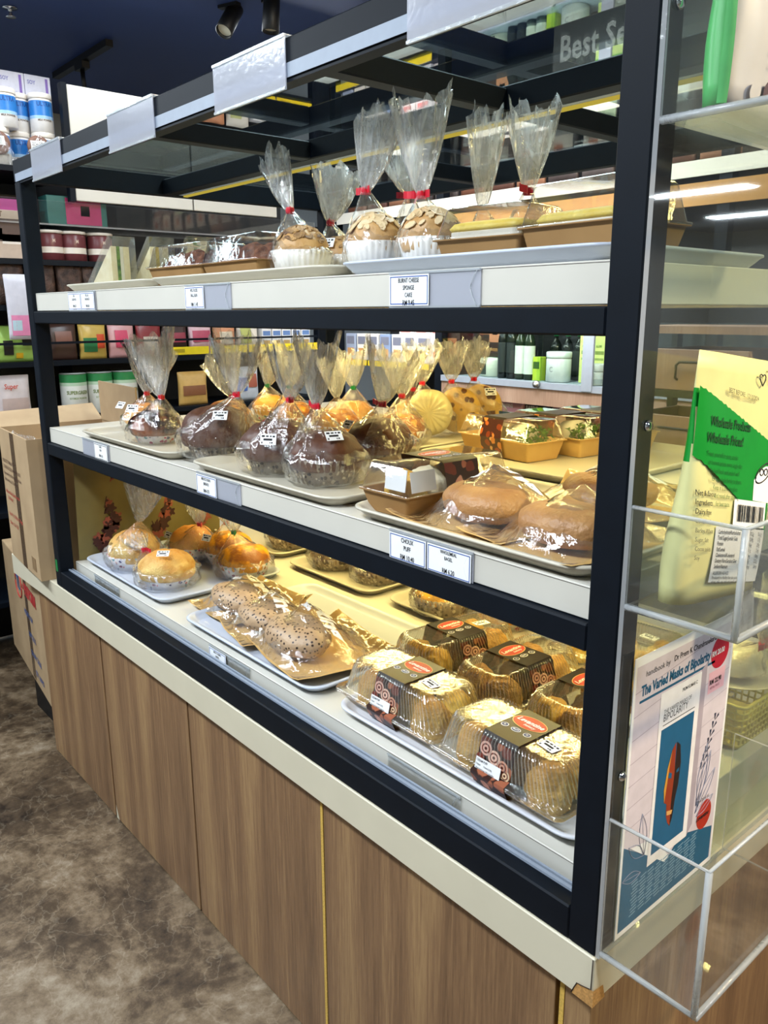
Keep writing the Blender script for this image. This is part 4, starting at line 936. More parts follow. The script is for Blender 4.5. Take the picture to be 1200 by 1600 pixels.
bagged('bagged_speckled_cake', 'speckled yellow cake in a spotted cup under the middle rail', 'cake', (-.90, .605, B3), .078, .088, 'speck', (.066, .078, .05, 'cup_dark', 34), .13, 0, 0, (0, 0, 1), .06, .05, .4, None, 84, None, 'cakes at the back of the bottom shelf')
bagged('bagged_yellow_bun', 'yellow bun in a clear bag behind the turned puff boxes', 'cheese bun', (-.73, .65, B3), .068, .08, 'yellow', cf, .12, 0, 0, (0, 0, 1), .06, .05, .4, None, 85, None, 'cakes at the back of the bottom shelf')

# ---------------------------------------------------------------- acrylic side panel with pockets, poster, pouches
t = thing('acrylic_side_panel', 'clear acrylic sheet screwed to the right side of the case, carrying three pockets', 'acrylic panel', (.006, .3, 0))
def P_(m): m.v = [(x-.006, y-.3, z) for x, y, z in m.v]; return m
m = MB(); m.box(.0015, -.001, .004, .0075, .62, 1.256, 'acrylic', edge='acrylic_edge', axis='x'); P_(m).build('sheet', t)
for z0, z1 in ((.012, .215), (.500, .622), (1.028, 1.20)):
    m = MB(); x1, y0, y1, w_ = .142, -.001, .33, .0035
    m.box(.008, y0, z0, x1, y1, z0+w_, 'acrylic', edge='acrylic_edge', axis='z')
    m.box(x1-w_, y0, z0+w_, x1, y1, z1, 'acrylic', edge='acrylic_edge', axis='x')
    m.box(.008, y0, z0+w_, x1-w_, y0+w_, z1, 'acrylic', edge='acrylic_edge', axis='y'); m.box(.008, y1-w_, z0+w_, x1-w_, y1, z1, 'acrylic', edge='acrylic_edge', axis='y')
    m.tube([(x1-.002, y0+.002, z0), (x1-.002, y0+.002, z1)], .0042, 'acrylic_edge', 6); m.tube([(.008, y0+.002, z0+.001), (x1, y0+.002, z0+.001), (x1-.001, y1, z0+.001)], .0045, 'acrylic_edge', 6)
    m.tube([(.008, y0+.002, z1), (x1-.002, y0+.002, z1), (x1-.002, y1, z1)], .0026, 'acrylic_edge', 6)
    P_(m).build('pocket', t)
for z in (.27, .714, 1.14):
    m = MB(); m.lathe([(.0, .0), (.0065, 0), (.0065, .003), (.004, .0055), (.0, .006)], 'chrome', 14, tr(.0076, .018, z) @ rot('Y', 90)); P_(m).build('screw', t)

t = thing('poster', 'white and blue book poster standing in the bottom acrylic pocket', 'poster', (.0095, .028, .018)); PU, PV = .256, .408
m = MB(); m.box(0, 0, 0, .0012, PU, PV, 'paper', edge=None); m.build('sheet', t)
def pq(m, pts, c, k=1): m.poly([(.0012+.00018*k, u*PU, v*PV) for u, v in pts], flat(c, .4) if c not in M else c)
m = MB()
pq(m, [(.02, .33), (.02, .97), (.98, .97), (.98, .02), (.6, .1), (.3, .3)], 'dcd2dc', .5)
for i in range(7):
    v = .42+.08*i; pq(m, [(.02, v-.02), (.98, v+.05), (.98, v+.052), (.02, v-.017)], 'b8aab8', .8)
m.build('plank_background', t)
m = MB(); pq(m, [(.02, .02), (.97, .02), (.97, .155), (.60, .225), (.45, .16), (.26, .245), (.02, .345)], '1f5f84', 1)
for i in range(11):
    v = .175-.0125*i; 
    for k in range(9): 
        u = .12+.075*k+.004*((i*7+k*3) % 5); pq(m, [(u, v), (u+.058, v+.004), (u+.058, v+.009), (u, v+.005)], '7fa4bc', 1.4)
m.build('blue_text_panel', t)
def PT(u, v, k=2): return tr(.0012+.00018*k, u*PU, v*PV) @ SIDE
m = MB()
m.text('handbook by', .0115, flat('4a4a50'), PT(.10, .925), .95); m.text('Dr Prem K Chandrasekaran', .0115, 'ink', PT(.36, .928), .88, .012)
m.text('The Varied Masks of Bipolarity', .0200, flat('1f5f84'), PT(.07, .865), .69, .04); pq(m, [(.06, .842), (.80, .842), (.80, .851), (.06, .851)], '1f5f84', 2)
m.build('title', t)
m = MB(); pq(m, [(.66, .20), (.72, .235), (.72, .86), (.66, .84)], 'b4a8b4', 2.2); pq(m, [(.26, .20), (.665, .20), (.665, .835), (.26, .835)], 'f4f2f4', 2.5); pq(m, [(.29, .235), (.62, .235), (.62, .70), (.29, .70)], '1c5f88', 3)
m.text('THE VARIED MASKS OF', .0085, 'ink', PT(.30, .755, 3), .8); m.text('BIPOLARITY', .0155, 'ink', PT(.30, .727, 3), .75); m.text('PREM KUMAR C', .007, 'ink', PT(.47, .80, 3), .8, .02); pq(m, [(.30, .712), (.62, .712), (.62, .715), (.30, .715)], 'ink', 3)
b = m.build('book_picture', t)
m = MB()
maskL = [(.455, .62), (.43, .60), (.405, .54), (.39, .46), (.40, .41), (.42, .40), (.425, .35), (.44, .32), (.46, .30), (.455, .40), (.462, .5)]
maskR = [(.462, .62), (.49, .60), (.505, .53), (.50, .45), (.485, .40), (.475, .33), (.461, .30), (.455, .40), (.462, .5)]
pq(m, maskL, '9a3a1c', 4); pq(m, maskR, '2a1814', 4)
pq(m, [(.43, .60), (.405, .54), (.39, .46), (.40, .41), (.408, .46), (.418, .54)], 'd89a3c', 5); pq(m, [(.415, .50), (.44, .49), (.44, .51), (.418, .52)], '1c5f88', 5); pq(m, [(.475, .50), (.495, .50), (.493, .515), (.475, .51)], '1c5f88', 5)
pq(m, [(.425, .37), (.47, .36), (.465, .345), (.43, .352)], 'e0a860', 5)
m.v = [(x, (y-.455*PU)*1.35+.455*PU, z) for x, y, z in m.v]; m.build('mask_picture', b)
m = MB()
def circ(u, v, r, n=28, sq=1): return [(u+r*math.cos(2*PI*i/n)/PU, v+r*sq*math.sin(2*PI*i/n)/PV) for i in range(n)]
pq(m, circ(.85, .875, .025), 'c01c34', 2); m.text('RM 20.00', .0115, 'paper', PT(.757, .868, 4), .80, .025); m.build('red_price_disc', t)
m = MB(); pq(m, [(.75, .73), (.93, .73), (.93, .81), (.75, .81)], 'f0bcc8', 2); m.text('RM 22.90', .0105, 'ink', PT(.76, .763, 4), .82, .02); m.text('RETAIL PRICE', .005, flat('a04a5a'), PT(.77, .745, 4), .9); m.build('pink_price_tag', t)
m = MB(); pq(m, circ(.855, .235, .021, sq=1.15), 'b8321e', 2); m.text('Levantine', .0105, 'ink', PT(.765, .225, 4), .9, .02, 'LEFT', .2); m.text('Available at', .0085, 'ink', PT(.76, .30, 4), .85); m.build('oval_logo', t)
m = MB()
def leaf(u, v, ln, an, wd, c='8a90a8'):
    for s in (-1, 1):
        pts = [(.0018, (u*PU+math.cos(an)*ln*q+s*wd*math.sin(PI*q)*-math.sin(an)), v*PV+math.sin(an)*ln*q+s*wd*math.sin(PI*q)*math.cos(an)) for q in [i/10 for i in range(11)]]
        m.tube(pts, .0004, flat(c), 4)
    m.tube([(.0018, u*PU, v*PV), (.0018, u*PU+math.cos(an)*ln, v*PV+math.sin(an)*ln)], .0003, flat(c), 4)
for a_ in ((.74, .30, .085, 1.2, .010), (.76, .29, .10, 1.45, .012), (.74, .27, .075, .85, .010), (.76, .25, .05, .4, .008), (.22, .26, .07, 1.75, .009), (.22, .26, .05, 2.5, .009), (.2, .2, .045, 3.0, .008)): leaf(*a_)
for i in range(7):
    u, v = .76+.018*i, .44+.028*i
    pq(m, [(u, v), (u+.045, v+.012), (u+.04, v+.022)], '26304a', 3); pq(m, [(u, v), (u-.01, v+.03), (u+.01, v+.028)], '26304a', 3)
m.build('leaf_drawing', t)

def pouch(name, label, cat, loc, rz, Wd, H, th, mat, tiltx=0, tilty=0, group=None, side=None):
    """stand-up pouch, front towards -y (local), base on z=0"""
    t = thing(name, label, cat, loc, rz, group); L = []
    T = rot('X', tiltx) @ rot('Y', tilty)
    for i in range(15):
        q = i/14; z = H*q; d = th*max(.02, (1-q**1.5))*(.62+.38*math.sin(min(1, q*2.2+.25)*PI/2)); w_ = Wd/2*(1-.02*math.sin(q*PI))
        ring = []
        for k in range(40):
            a = 2*PI*k/40; c, s_ = math.cos(a), math.sin(a)
            x = w_*(abs(c)**.28)*(1 if c > 0 else -1); y = d/2*(abs(s_)**1.0)*(1 if s_ > 0 else -1)
            ring.append((x, y+.002*math.sin(x*70+q*9)*(1 if q > .02 else 0), z))
        L.append(ring)
    m = MB(); m.loops(L, mat, True, True, True)
    if side:
        si = m.mi(side[0])
        for k, f in enumerate(m.f):
            cx = sum(m.v[i][0] for i in f)/len(f); cz = sum(m.v[i][2] for i in f)/len(f)
            if len(f) == 4 and cx < -Wd*.38 and sum(m.v[i][1] for i in f)/len(f) > -.012*(1-cz/H) and side[1] < cz < side[2]: m.m[k] = si
    m.v = [tuple(T @ Vector(p)) for p in m.v]; o = m.build('pouch_body', t); t['tilt'] = 0
    del t['tilt']; return t, o, T
def pf(H, th, z, q_=None):
    q = z/H; d = th*max(.02, (1-q**1.5))*(.62+.38*math.sin(min(1, q*2.2+.25)*PI/2)); return -d/2
M['pouch_cream'] = flat('d8d494', .4, 0, .04, 30)
PW_, PH_, PT_ = .20, .285, .05
t, body, T = pouch('snack_pouch', 'pale yellow and green snack pouch in the middle acrylic pocket', 'snack pouch', (.052, .108, .5045), 90, PW_, PH_, PT_, 'pouch_cream', 0, 6.5, side=(flat('0f8a2c', .35), .165, .25))
def on(x, z, dz=.0012): 
    ax = min(1, abs(x)/(PW_/2)); s_ = math.sqrt(max(0, 1-ax**(2/.28)))
    return (x, pf(PH_, PT_, z)*s_-.002-dz, z)
def back(x, z, dz=.0012):
    q = on(x, z, dz); return (q[0]*1.004, -q[1], q[2])
def patch(m, fn_lo, fn_hi, x0, x1, mt, dz=.0006, n=40, nz=10, on=None):
    on = on or globals()['on']
    L = []
    for i in range(n+1):
        x = x0+(x1-x0)*i/n; a_, b_ = fn_lo(x), fn_hi(x); L.append([on(x, a_+(b_-a_)*k/nz, dz) for k in range(nz+1)])
    m.loops(L, mt, closed=False, T=T)
jag = lambda x: .0022*abs(((x*90) % 1)-.5)*2
m = MB(); patch(m, lambda x: .170-.52*(x+.1)+jag(x), lambda x: .246-.34*(x+.1)+jag(x+.3), -.0985, .0985, flat('0f8a2c', .35)); m.build('green_band', t)
m = MB()
def wtext(m, tx, size, x, z, mt, sx=.85, bold=0, sh=0, slope=0):
    vs, fs = text_geo(tx, bold, 'LEFT', sh)
    m.add([on(x+vx*size*sx, z+vy*size+slope*vx*size*sx, .0016) for vx, vy in vs], fs, mt, False, T)
wtext(m, 'Wholesale Products', .0155, -.078, .205, flat('063c14'), .75, .02, .2, -.06); wtext(m, 'Wholesale Prices!', .0155, -.084, .187, flat('063c14'), .75, .02, .2, -.06); m.build('headline_words', t); m = MB()
for i in range(7): wtext(m, ['Treat yourself to tasty snacks', 'at honest prices every single day.', 'Packed fresh and sealed well', 'for the whole family to share.', 'Keep in a cool dry place', 'and reseal after opening', 'for best taste.'][i], .0075, -.082+.004*i, .172-.0095*i, flat('0a5a20'), .8, 0, 0, -.08)
m.build('small_print', t); m = MB()
wtext(m, 'BEST BEFORE : 12/10/2024', .0075, -.04, .243, flat('5a5a3a'), .9, .01, 0, -.1); m.build('date_print', t); m = MB()
for i, tx in enumerate(('Net & flavour', 'Ingredients', 'Dairy free', 'Contains: Oat', 'Barley, Wheat', 'Sugar, Salt', 'Cocoa solids', 'Soy')): wtext(m, tx, .0085 if i < 3 else .0072, -.094+.001*i, .128-.0105*i, 'ink', .75, .01 if i < 3 else 0, 0, -.08)
m.build('printed_words', t)
m = MB()
for (cx, cz, s_) in ((.045, .262, .010), (.072, .268, .014)):
    pts = []
    for i in range(25):
        a = 2*PI*i/24; hx = .8*math.sin(a)**3; hz = (.65*math.cos(a)-.25*math.cos(2*a)-.1*math.cos(3*a)); pts.append((T @ Vector(on(cx+hx*s_, cz+hz*s_, .0012))))
    m.tube(pts, .0007, 'ink', 5)
m.build('heart_drawing', t)
m = MB(); patch(m, lambda x: .118-.12*(x-.03), lambda x: .138+.02*math.sin((x-.03)*40), .035, .0985, 'paper', .0010, 14, 4)
m.tube([T @ Vector(on(.06+.022*math.cos(a), .150+.010*math.sin(a)+.3*(.022*math.cos(a)), .0014)) for a in [2*PI*i/20 for i in range(21)]], .0008, 'ink', 5)
for cx in (.054, .066): m.tube([T @ Vector(on(cx+.005*math.cos(a), .151+.004*math.sin(a), .0014)) for a in [2*PI*i/12 for i in range(13)]], .0006, 'ink', 5)
m.build('spectacles_doodle', t)
m = MB(); patch(m, lambda x: .088-.1*(x), lambda x: .120-.1*(x), -.012, .075, 'paper', .0010, 12, 3)
rnd = random.Random(3); x = -.004
while x < .066:
    w_ = rnd.choice((.0008, .0013, .002)); z0 = .094-.1*x; m.add([on(x, z0, .0018), on(x+w_, z0, .0018), on(x+w_, z0+.020, .0018), on(x, z0+.020, .0018)], [(0, 1, 2, 3)], 'ink', False, T); x += w_+rnd.choice((.0009, .0014))
m.build('barcode', t)
m = MB(); patch(m, lambda x: .020-.1*x, lambda x: .086-.1*x, -.052, .078, flat('d2d6da', .5), .0010, 16, 5)
rows = ['Carbohydrate/Karbohidrat', 'Total Sugar/Jumlah Gula', 'Protein', 'Fat/Lemak', 'Cholesterol/Kolesterol', 'Dietary Fibre/Serabut Diet', 'Sodium/Natrium']
for i, tx in enumerate(rows): wtext(m, tx, .0068, -.046, .078-.0068*i+.0046, 'ink', .75, .01, 0, -.1); wtext(m, ['70.2g', '12.4g', '9.6g', '8.1g', '0mg', '7.3g', '85mg'][i], .0065, .035, .070-.0068*i+.0046, 'ink', .8, 0, 0, -.1); wtext(m, ['21.1g', '3.7g', '2.9g', '2.4g', '0mg', '2.2g', '26mg'][i], .0065, .058, .068-.0068*i+.0046, 'ink', .8, 0, 0, -.1)
for tx, z in (('ALLERGEN ADVICE', .034), ('Produced in a facility that also processes', .0285), ('wheat, milk, soy, nuts and seeds products', .0235)): wtext(m, tx, .0058, -.046, z, 'ink', .8, 0, 0, -.1)
m.build('nutrition_label', t)
M['pouch_blue'] = flat('7fb0cc', .4, 0, .04, 30)
pouch('snack_pouch', 'light blue snack pouch behind the yellow and green one in the middle pocket', 'snack pouch', (.096, .262, .5045), 90, .10, .12, .03, 'pouch_blue')
M['pouch_white'] = flat('c9c6cc', .4, 0, .03, 30)
t, body, T = pouch('snack_pouch', 'white snack pouch with a bright green edge in the top acrylic pocket', 'snack pouch', (.055, .115, 1.0325), 90, .21, .28, .05, 'pouch_white', 0, 2, side=(flat('5cc470', .35), -1, 1))
PW_, PH_, PT_ = .21, .28, .05
m = MB(); patch(m, lambda x: .0+.001, lambda x: .27, -.1045, -.099, flat('5cc470', .35), .0006, 6, 20); m.build('green_edge', t)
m = MB()
for i in range(9): wtext(m, ['Store in a cool dry place', 'Keep away from sunlight', 'Once opened keep sealed', 'Best consumed soon after', 'opening. Contains wheat', 'Halal certified product', 'Packed in Malaysia', 'Imported and distributed', 'www.bakery.com'][i], .0085, -.055+.002*i, .135-.0115*i, flat('5a5460'), .8, .0, .1, .12)
m.build('printed_words', t); m = MB()
for (cx, c) in ((-.062, 'c9c6cc'), (-.036, '4a2a34'), (-.010, '4a2a34')):
    patch(m, lambda x, cx=cx: .026+.15*(x)+.0-.010*math.sqrt(max(0, 1-((x-cx)/.0105)**2)), lambda x, cx=cx: .026+.15*x+.010*math.sqrt(max(0, 1-((x-cx)/.0105)**2)), cx-.0104, cx+.0104, flat(c), .0012, 14, 3)
patch(m, lambda x: .034+.1*x-.011*math.sqrt(max(0, 1-((x-.03)/.022)**2)), lambda x: .034+.1*x+.011*math.sqrt(max(0, 1-((x-.03)/.022)**2)), .0082, .0518, flat('6a2e38'), .0012, 16, 3)
m.build('round_badges', t)

# things inside the lowest bay near the side glass
t = thing('plastic_basket', 'yellow perforated plastic basket behind the side glass of the lowest bay', 'basket', (-.13, .60, B3))
m = MB(); a, b, h = .075, .10, .085; bk = flat('c8bc5c', .45)
m.loops([rr(a-.01, b-.01, .01, 0), rr(a-.01, b-.01, .01, .003)], bk, True, True, False)
for k in range(7):
    z = .004+(h-.004)*k/6; e = .01*(1-k/6); m.tube([*rr(a-e, b-e, .012, z, 3), rr(a-e, b-e, .012, z, 3)[0]], .0022 if k < 6 else .0035, bk, 5)
for i, p in enumerate(resample(rr(a, b, .012, 0, 4), 48)):
    x, y = p[0], p[1]; f = (a-.01)/a; m.tube([(x*f, y*f, .002), (x, y, h)], .002, bk, 5)
m.build('basket_mesh', t)
bagged('bagged_roll', 'bagged roll with a red tie on the plate above the yellow basket', 'roll', (-.125, .60, B3+.105), .05, .06, 'bread', None, .075, .055, -.02, (.5, -.1, 1), .14, .06, .4, 'red', 91, None, None, tang=-1.3)
m = MB(); m.lathe([(.03, 0), (.06, .004), (.078, .013), (.080, .0145), (.077, .0155), (.058, .0075), (.0, .006)], 'tray_cream', 40); tag(m.build('plate', None, (-.125, .60, B3+.0885)), 'round cream plate resting on the yellow basket', 'plate')
m = MB()
for k in range(5): m.tube([(.030*math.cos(a)*(1+.08*k), .06*math.sin(a)*(1+.05*k), .006+.011*k) for a in [2*PI*i/30 for i in range(31)]], .0055, flat('4a4c52', .4), 8)
tag(m.build('cable_coil', None, (-.092, .395+.46, B3)), 'coil of dark grey cable on the bottom shelf behind the side glass', 'cable')

# ---------------------------------------------------------------- cardboard boxes at the far end
def carton_open(t, W, Dp, H, flaps=True):
    m = MB(); a, b, e = W/2, Dp/2, .005
    m.box(-a, -b, 0, a, b, e, 'card'); m.box(-a, -b, e, a, -b+e, H, 'card'); m.box(-a, b-e, e, a, b, H, 'card'); m.box(-a, -b+e, e, -a+e, b-e, H, 'card'); m.box(a-e, -b+e, e, a, b-e, H, 'card')
    m.build('box_body', t)
t = thing('cardboard_box', 'open cardboard box with red printing standing on the far end of the worktop', 'cardboard box', (-2.27, .165, .0005), -4)
carton_open(t, .38, .36, .46)
m = MB(); m.box(-.19, .175, .455, .19, .180, .60, 'card', rot('X', 0)); m.build('back_flap', t)
m = MB(); m.add([(-.19, -.18, .46), (-.19, .18, .46), (-.30, .18, .51), (-.30, -.18, .50)], [(0, 1, 2, 3)], 'card'); m.add([(-.19, -.18, .457), (-.19, .18, .457), (-.30, .18, .507), (-.30, -.18, .497)], [(3, 2, 1, 0)], 'card_in'); m.build('side_flap', t)
m = MB(); tp = clear('packing_tape', 'd8c4a8', .45, '9c8468', .25, .1)
m.box(-.03, -.1812, .0, .02, -.1804, .459, tp); m.build('packing_tape', t)
m = MB(); F = lambda x, z: tr(x, -.1815, z) @ FRONT
dk = flat('5a4034'); rd = flat('b0483c')
for i, tx in enumerate(('PRODUCT OF MALAYSIA', 'STORE IN A COOL AND DRY PLACE', 'Keep away from direct sunlight and heat', 'Handle with care. This side up')): m.text(tx, .017, dk, F(-.17, .345-.022*i), .85, .01)
for i, tx in enumerate(('Made with Best Quality Chocolate', '[For Export]')): m.text(tx, .017, rd, F(-.17+.02*i, .235-.021*i), .8, .02)
for i, tx in enumerate(('Net Wt. : 10 Pkts x 12 Bags', 'Berat : 10 x 12 B')): m.text(tx, .019, rd, F(-.16, .155-.032*i), .85, .02)
m.box(.10, -.1816, .02, .145, -.1804, .065, flat('8a7050')); m.build('printing', t)
m = MB(); rnd = random.Random(8); L = []
for i in range(13):
    L.append([(-.17+.34*i/12, -.16+.32*k/10, .385+.05*rnd.random()+.02*math.sin(i*.9+k)) for k in range(11)])
m.loops(L, 'cellophane_neck', closed=False, smooth=False); tag(m.build('crumpled_plastic', None, (-2.27, .165, .0)), 'crumpled clear plastic bag inside the open cardboard box', 'plastic bag')
m = MB(); m.box(-.13, -.13, .01, .10, .12, .36, flat('d8922c')); tag(m.build('orange_packet', None, (-2.28, .165, 0)), 'orange packet under the crumpled plastic in the open cardboard box', 'packet')
t = thing('cardboard_box', 'lower cardboard box with red and blue printing under the end of the worktop', 'cardboard box', (-2.60, .243, -.56), -6.5)
m = MB(); m.box(-.42, -.18, 0, .285, .18, .475, 'card', ch=.002); m.box(-.012, -.1812, .01, .04, -.1803, .47, tp); m.build('box_body', t)
m = MB(); F = lambda x, z: tr(x, -.1815, z+.04) @ FRONT
m.text('TL', .075, flat('3a5a9a'), F(-.155, .305), .8, .03)
ring = [(-.115+.058*math.cos(2*PI*i/30), .365+.055*math.sin(2*PI*i/30)) for i in range(31)]
m.tube([(x, -.1815, z) for x, z in ring], .0028, flat('b83a34'), 5)
m.text('• PREFORM', .066, flat('c03a3a'), F(-.04, .315), .74, .05)
for tx, x, z in (('WEIGHT: 20 GM', -.05, .225), ('BOTTLE: 5 G', .0, .145), ('COLOUR:  □ BLUE', .0, .07), ('QTY:  1000 PCS', .05, .0)): m.text(tx, .03, flat('4a5f92'), F(x, z), .7, .04)
m.build('printing', t)
m = MB(); m.box(-2.70, .085, -.7095, -2.33, .42, -.5655, 'black_edge'); tag(m.build('black_plinth'), 'black plinth under the lower cardboard box', 'plinth')

# ---------------------------------------------------------------- ceiling track lights
def spot(loc, rz, tilt, label):
    t = thing('track_spotlight', label, 'spotlight', loc, rz, None)
    m = MB(); m.box(-.05, -.015, -.012, .05, .015, 0, 'black_edge'); m.tube([(0, 0, -.012), (0, 0, -.05)], .006, 'black_edge'); m.build('mount', t)
    T = tr(0, 0, -.06) @ rot('X', tilt)
    m = MB(); m.lathe([(.02, .075), (.034, .07), (.036, -.07), (.033, -.072), (.030, -.055)], 'black_edge', 24, T, None, True, False); m.build('lamp_head', t)
    m = MB(); m.lathe([(.0, -.058), (.0295, -.058)], flat('d8d4c0', .2), 20, T, None, False, False); m.build('lens', t)
spot((-2.80, 1.19, 2.1), 20, -38, 'black tilted track spotlight on the dark ceiling, left of the straight one')
spot((-2.62, 1.28, 2.1), 0, -5, 'black spotlight cut off by the top edge of the picture')
t = thing('lighting_track', 'black lighting track running across the dark ceiling over the far rack', 'lighting track', (-3.92, .985, 2.1))
m = MB(); m.box(-.36, -.018, -.03, .36, .018, 0, 'black_edge'); m.build('track', t)
m = MB(); m.box(-.04, -.02, -.06, .06, .02, -.03, 'black_edge'); m.tube([(.01, 0, -.06), (.02, 0, -.16)], .012, 'black_edge'); m.lathe([(.02, -.16), (.04, -.165), (.042, -.24), (.0, -.24)], 'black_edge', 20, tr(.02, 0, 0)); m.build('lamp_head', t)
m = MB(); m.lathe([(.03, 0), (.03, -.004), (.008, -.006), (.008, -.03), (.02, -.034), (.02, -.038), (.0, -.038)], 'chrome', 16); tag(m.build('fire_sprinkler', None, (-3.43, .5, 2.0995)), 'small chrome sprinkler head on the dark ceiling', 'sprinkler')

# ---------------------------------------------------------------- packaging for the shelves behind
def carton(label, loc, rz, W, Dp, H, main, patches=(), texts=(), group=None, name='product_carton', cat='carton', side=None):
    m = MB(); a = W/2; m.box(-a, 0, 0, a, Dp, H, flat(main, .45), ch=.0015)
    for (x0, z0, x1, z1, c) in patches: m.quad((x0*W-a, -.0006, z0*H), (x1*W-a, -.0006, z0*H), (x1*W-a, -.0006, z1*H), (x0*W-a, -.0006, z1*H), flat(c, .45))
    for (tx, s, x, z, c) in texts: m.text(tx, s, flat(c, .5), tr(x*W-a, -.0010, z*H) @ FRONT, .8, .02)
    o = m.build(name, None, loc); o.rotation_euler = (0, 0, math.radians(rz)); return tag(o, label, cat, group)
def jar(label, loc, R, H, main, lid, bands=(), group=None, name='lidded_jar', cat='jar', lidh=.16, texts=(), rz=0, lr=1.02):
    t = thing(name, label, cat, loc, rz, group)
    m = MB(); zs = [0, .003, H*(1-lidh)-.004, H*(1-lidh)]; m.lathe([(R*.9, 0), (R, .004), (R, H*(1-lidh)-.006), (R*.93, H*(1-lidh))], flat(main, .35), 28)
    for (z0, z1, c) in bands: m.lathe([(R*1.004, z0*H), (R*1.004, z1*H)], flat(c, .35), 28, None, None, False, False)
    for (tx, s, z, c) in texts:
        vs, fs = text_geo(tx, .03, 'CENTER', 0); m.add([(R*1.012*math.sin(vx*s*.8/R), -R*1.012*math.cos(vx*s*.8/R), z*H+vy*s) for vx, vy in vs], fs, flat(c, .5))
    m.build('jar_body', t)
    m = MB(); m.lathe([(R*lr*.98, H*(1-lidh)+.0003), (R*lr, H*(1-lidh)+.003), (R*lr, H-.003), (R*lr*.95, H), (0, H)], flat(lid, .35), 28, None, None, True, False); m.build('lid', t)
    return t
def bottle(label, loc, R, H, body, cap, labc, group=None, rz=0):
    t = thing('bottle', label, 'bottle', loc, rz, group)
    m = MB(); m.lathe([(R*.92, 0), (R, .005), (R, H*.62), (R*.85, H*.70), (R*.36, H*.80), (R*.36, H*.9)], flat(body, .15), 24)
    m.lathe([(R*1.01, H*.1), (R*1.01, H*.58)], flat(labc, .5), 24, None, None, False, False); m.build('bottle_body', t)
    m = MB(); m.lathe([(R*.42, H*.86), (R*.42, H*.995), (R*.38, H), (0, H)], flat(cap, .4), 18, None, None, True, False); m.build('cap', t)
    return t
def bag(label, loc, rz, W, H, th, mat, patches=(), texts=(), group=None, name='snack_bag', cat='snack bag', seed=1, film=False):
    m = MB(); L = []; rnd = random.Random(seed); p = rnd.random()*6
    for i in range(11):
        q = i/10; d = th*math.sin(PI*min(1, max(.0, q*.86+.12)))**.7
        ring = []
        for k in range(24):
            a = 2*PI*k/24; c, s_ = math.cos(a), math.sin(a)
            ring.append((W/2*(abs(c)**.4)*(1 if c > 0 else -1)*(1-.05*math.sin(PI*q)), th/2+d/2*s_*(1+.12*math.sin(7*a+p+q*8)), H*q+.004*math.sin(a*3+p)*(1 if q > .5 else 0)))
        L.append(ring)
    m.loops(L, mat, True, True)
    for (x0, z0, x1, z1, c) in patches:
        L = []
        for i in range(7):
            x = x0+(x1-x0)*i/6; row = []
            for k in range(7):
                z = z0+(z1-z0)*k/6; d = th*math.sin(PI*min(1, max(.0, z*.86+.12)))**.7; ax = abs(x-.5)*2; s_ = math.sqrt(max(0, 1-ax**5))
                row.append(((x-.5)*W*.96, th/2-d/2*s_*1.13-.001, z*H))
            L.append(row)
        m.loops(L, flat(c, .4), closed=False)
    for (tx, s, x, z, c) in texts: m.text(tx, s, flat(c, .5), tr((x-.5)*W, -.008, z*H) @ FRONT, .8, .02)
    o = m.build(name, None, loc); o.rotation_euler = (0, 0, math.radians(rz)); return tag(o, label, cat, group)

# ---------------------------------------------------------------- far left rack (runs away from the camera, faces right)
RX = -3.14
t = thing('product_rack', 'black steel rack along the far left wall with acrylic fronted shelves', 'rack', (-3.32, .7, -.71))
def RP(m): m.v = [(x+3.32, y-.7, z+.71) for x, y, z in m.v]; return m
RP(MB().box(-3.535, -.6, -.70, -3.525, 1.9, 1.42, 'black_edge')).build('back_panel', t)  # added dark sheet that keeps the depth behind the goods dark
for y in (-.62, .59, 1.86):
    for x in ((-3.52, RX-.04) if y != .59 else (-3.52,)): RP(MB().box(x, y, -.709, x+.04, y+.045, 1.28 if y > .5 else 1.80, 'black')).build('post', t)
for z in (1.425, 1.062, .875, .64, .395, .0, -.4):
    RP(MB().box(-3.515, -.57, z-.022, RX, .585 if z > 1.4 else 1.855, z, 'black')).build('shelf', t)
m = MB(); m.box(RX+.001, .25, 1.21, RX+.006, 1.85, 1.30, 'acrylic', edge='acrylic_edge', axis='x'); m.box(-3.4, .25, 1.203, RX, 1.85, 1.2095, 'acrylic', edge='acrylic_edge', axis='z'); RP(m).build('acrylic_shelf', t)
m = MB(); m.box(RX+.012, -.55, .712, RX+.022, 1.84, .722, 'black'); RP(m).build('guard_rail', t)
m = MB()
for k in range(4): m.box(RX+.002, .98+.22*k, .645, RX+.005, 1.19+.22*k, .682, flat('e8d020', .4)); m.box(RX+.0052, 1.0+.22*k, .655, RX+.0056, 1.06+.22*k, .672, flat('b09a10', .5))
RP(m).build('yellow_price_strip', t)
for y0, y1 in ((.600, 1.150), (1.158, 1.62)):
    RP(MB().box(RX-.03, y0, 1.31, RX, y1, 1.765 if y0 < 1 else 1.62, 'white', ch=.002)).build('white_header_panel', t)
RP(MB().box(RX-.035, .575, 1.305, RX+.002, .598, 1.77, 'black')).build('header_edge', t)
R9 = 90
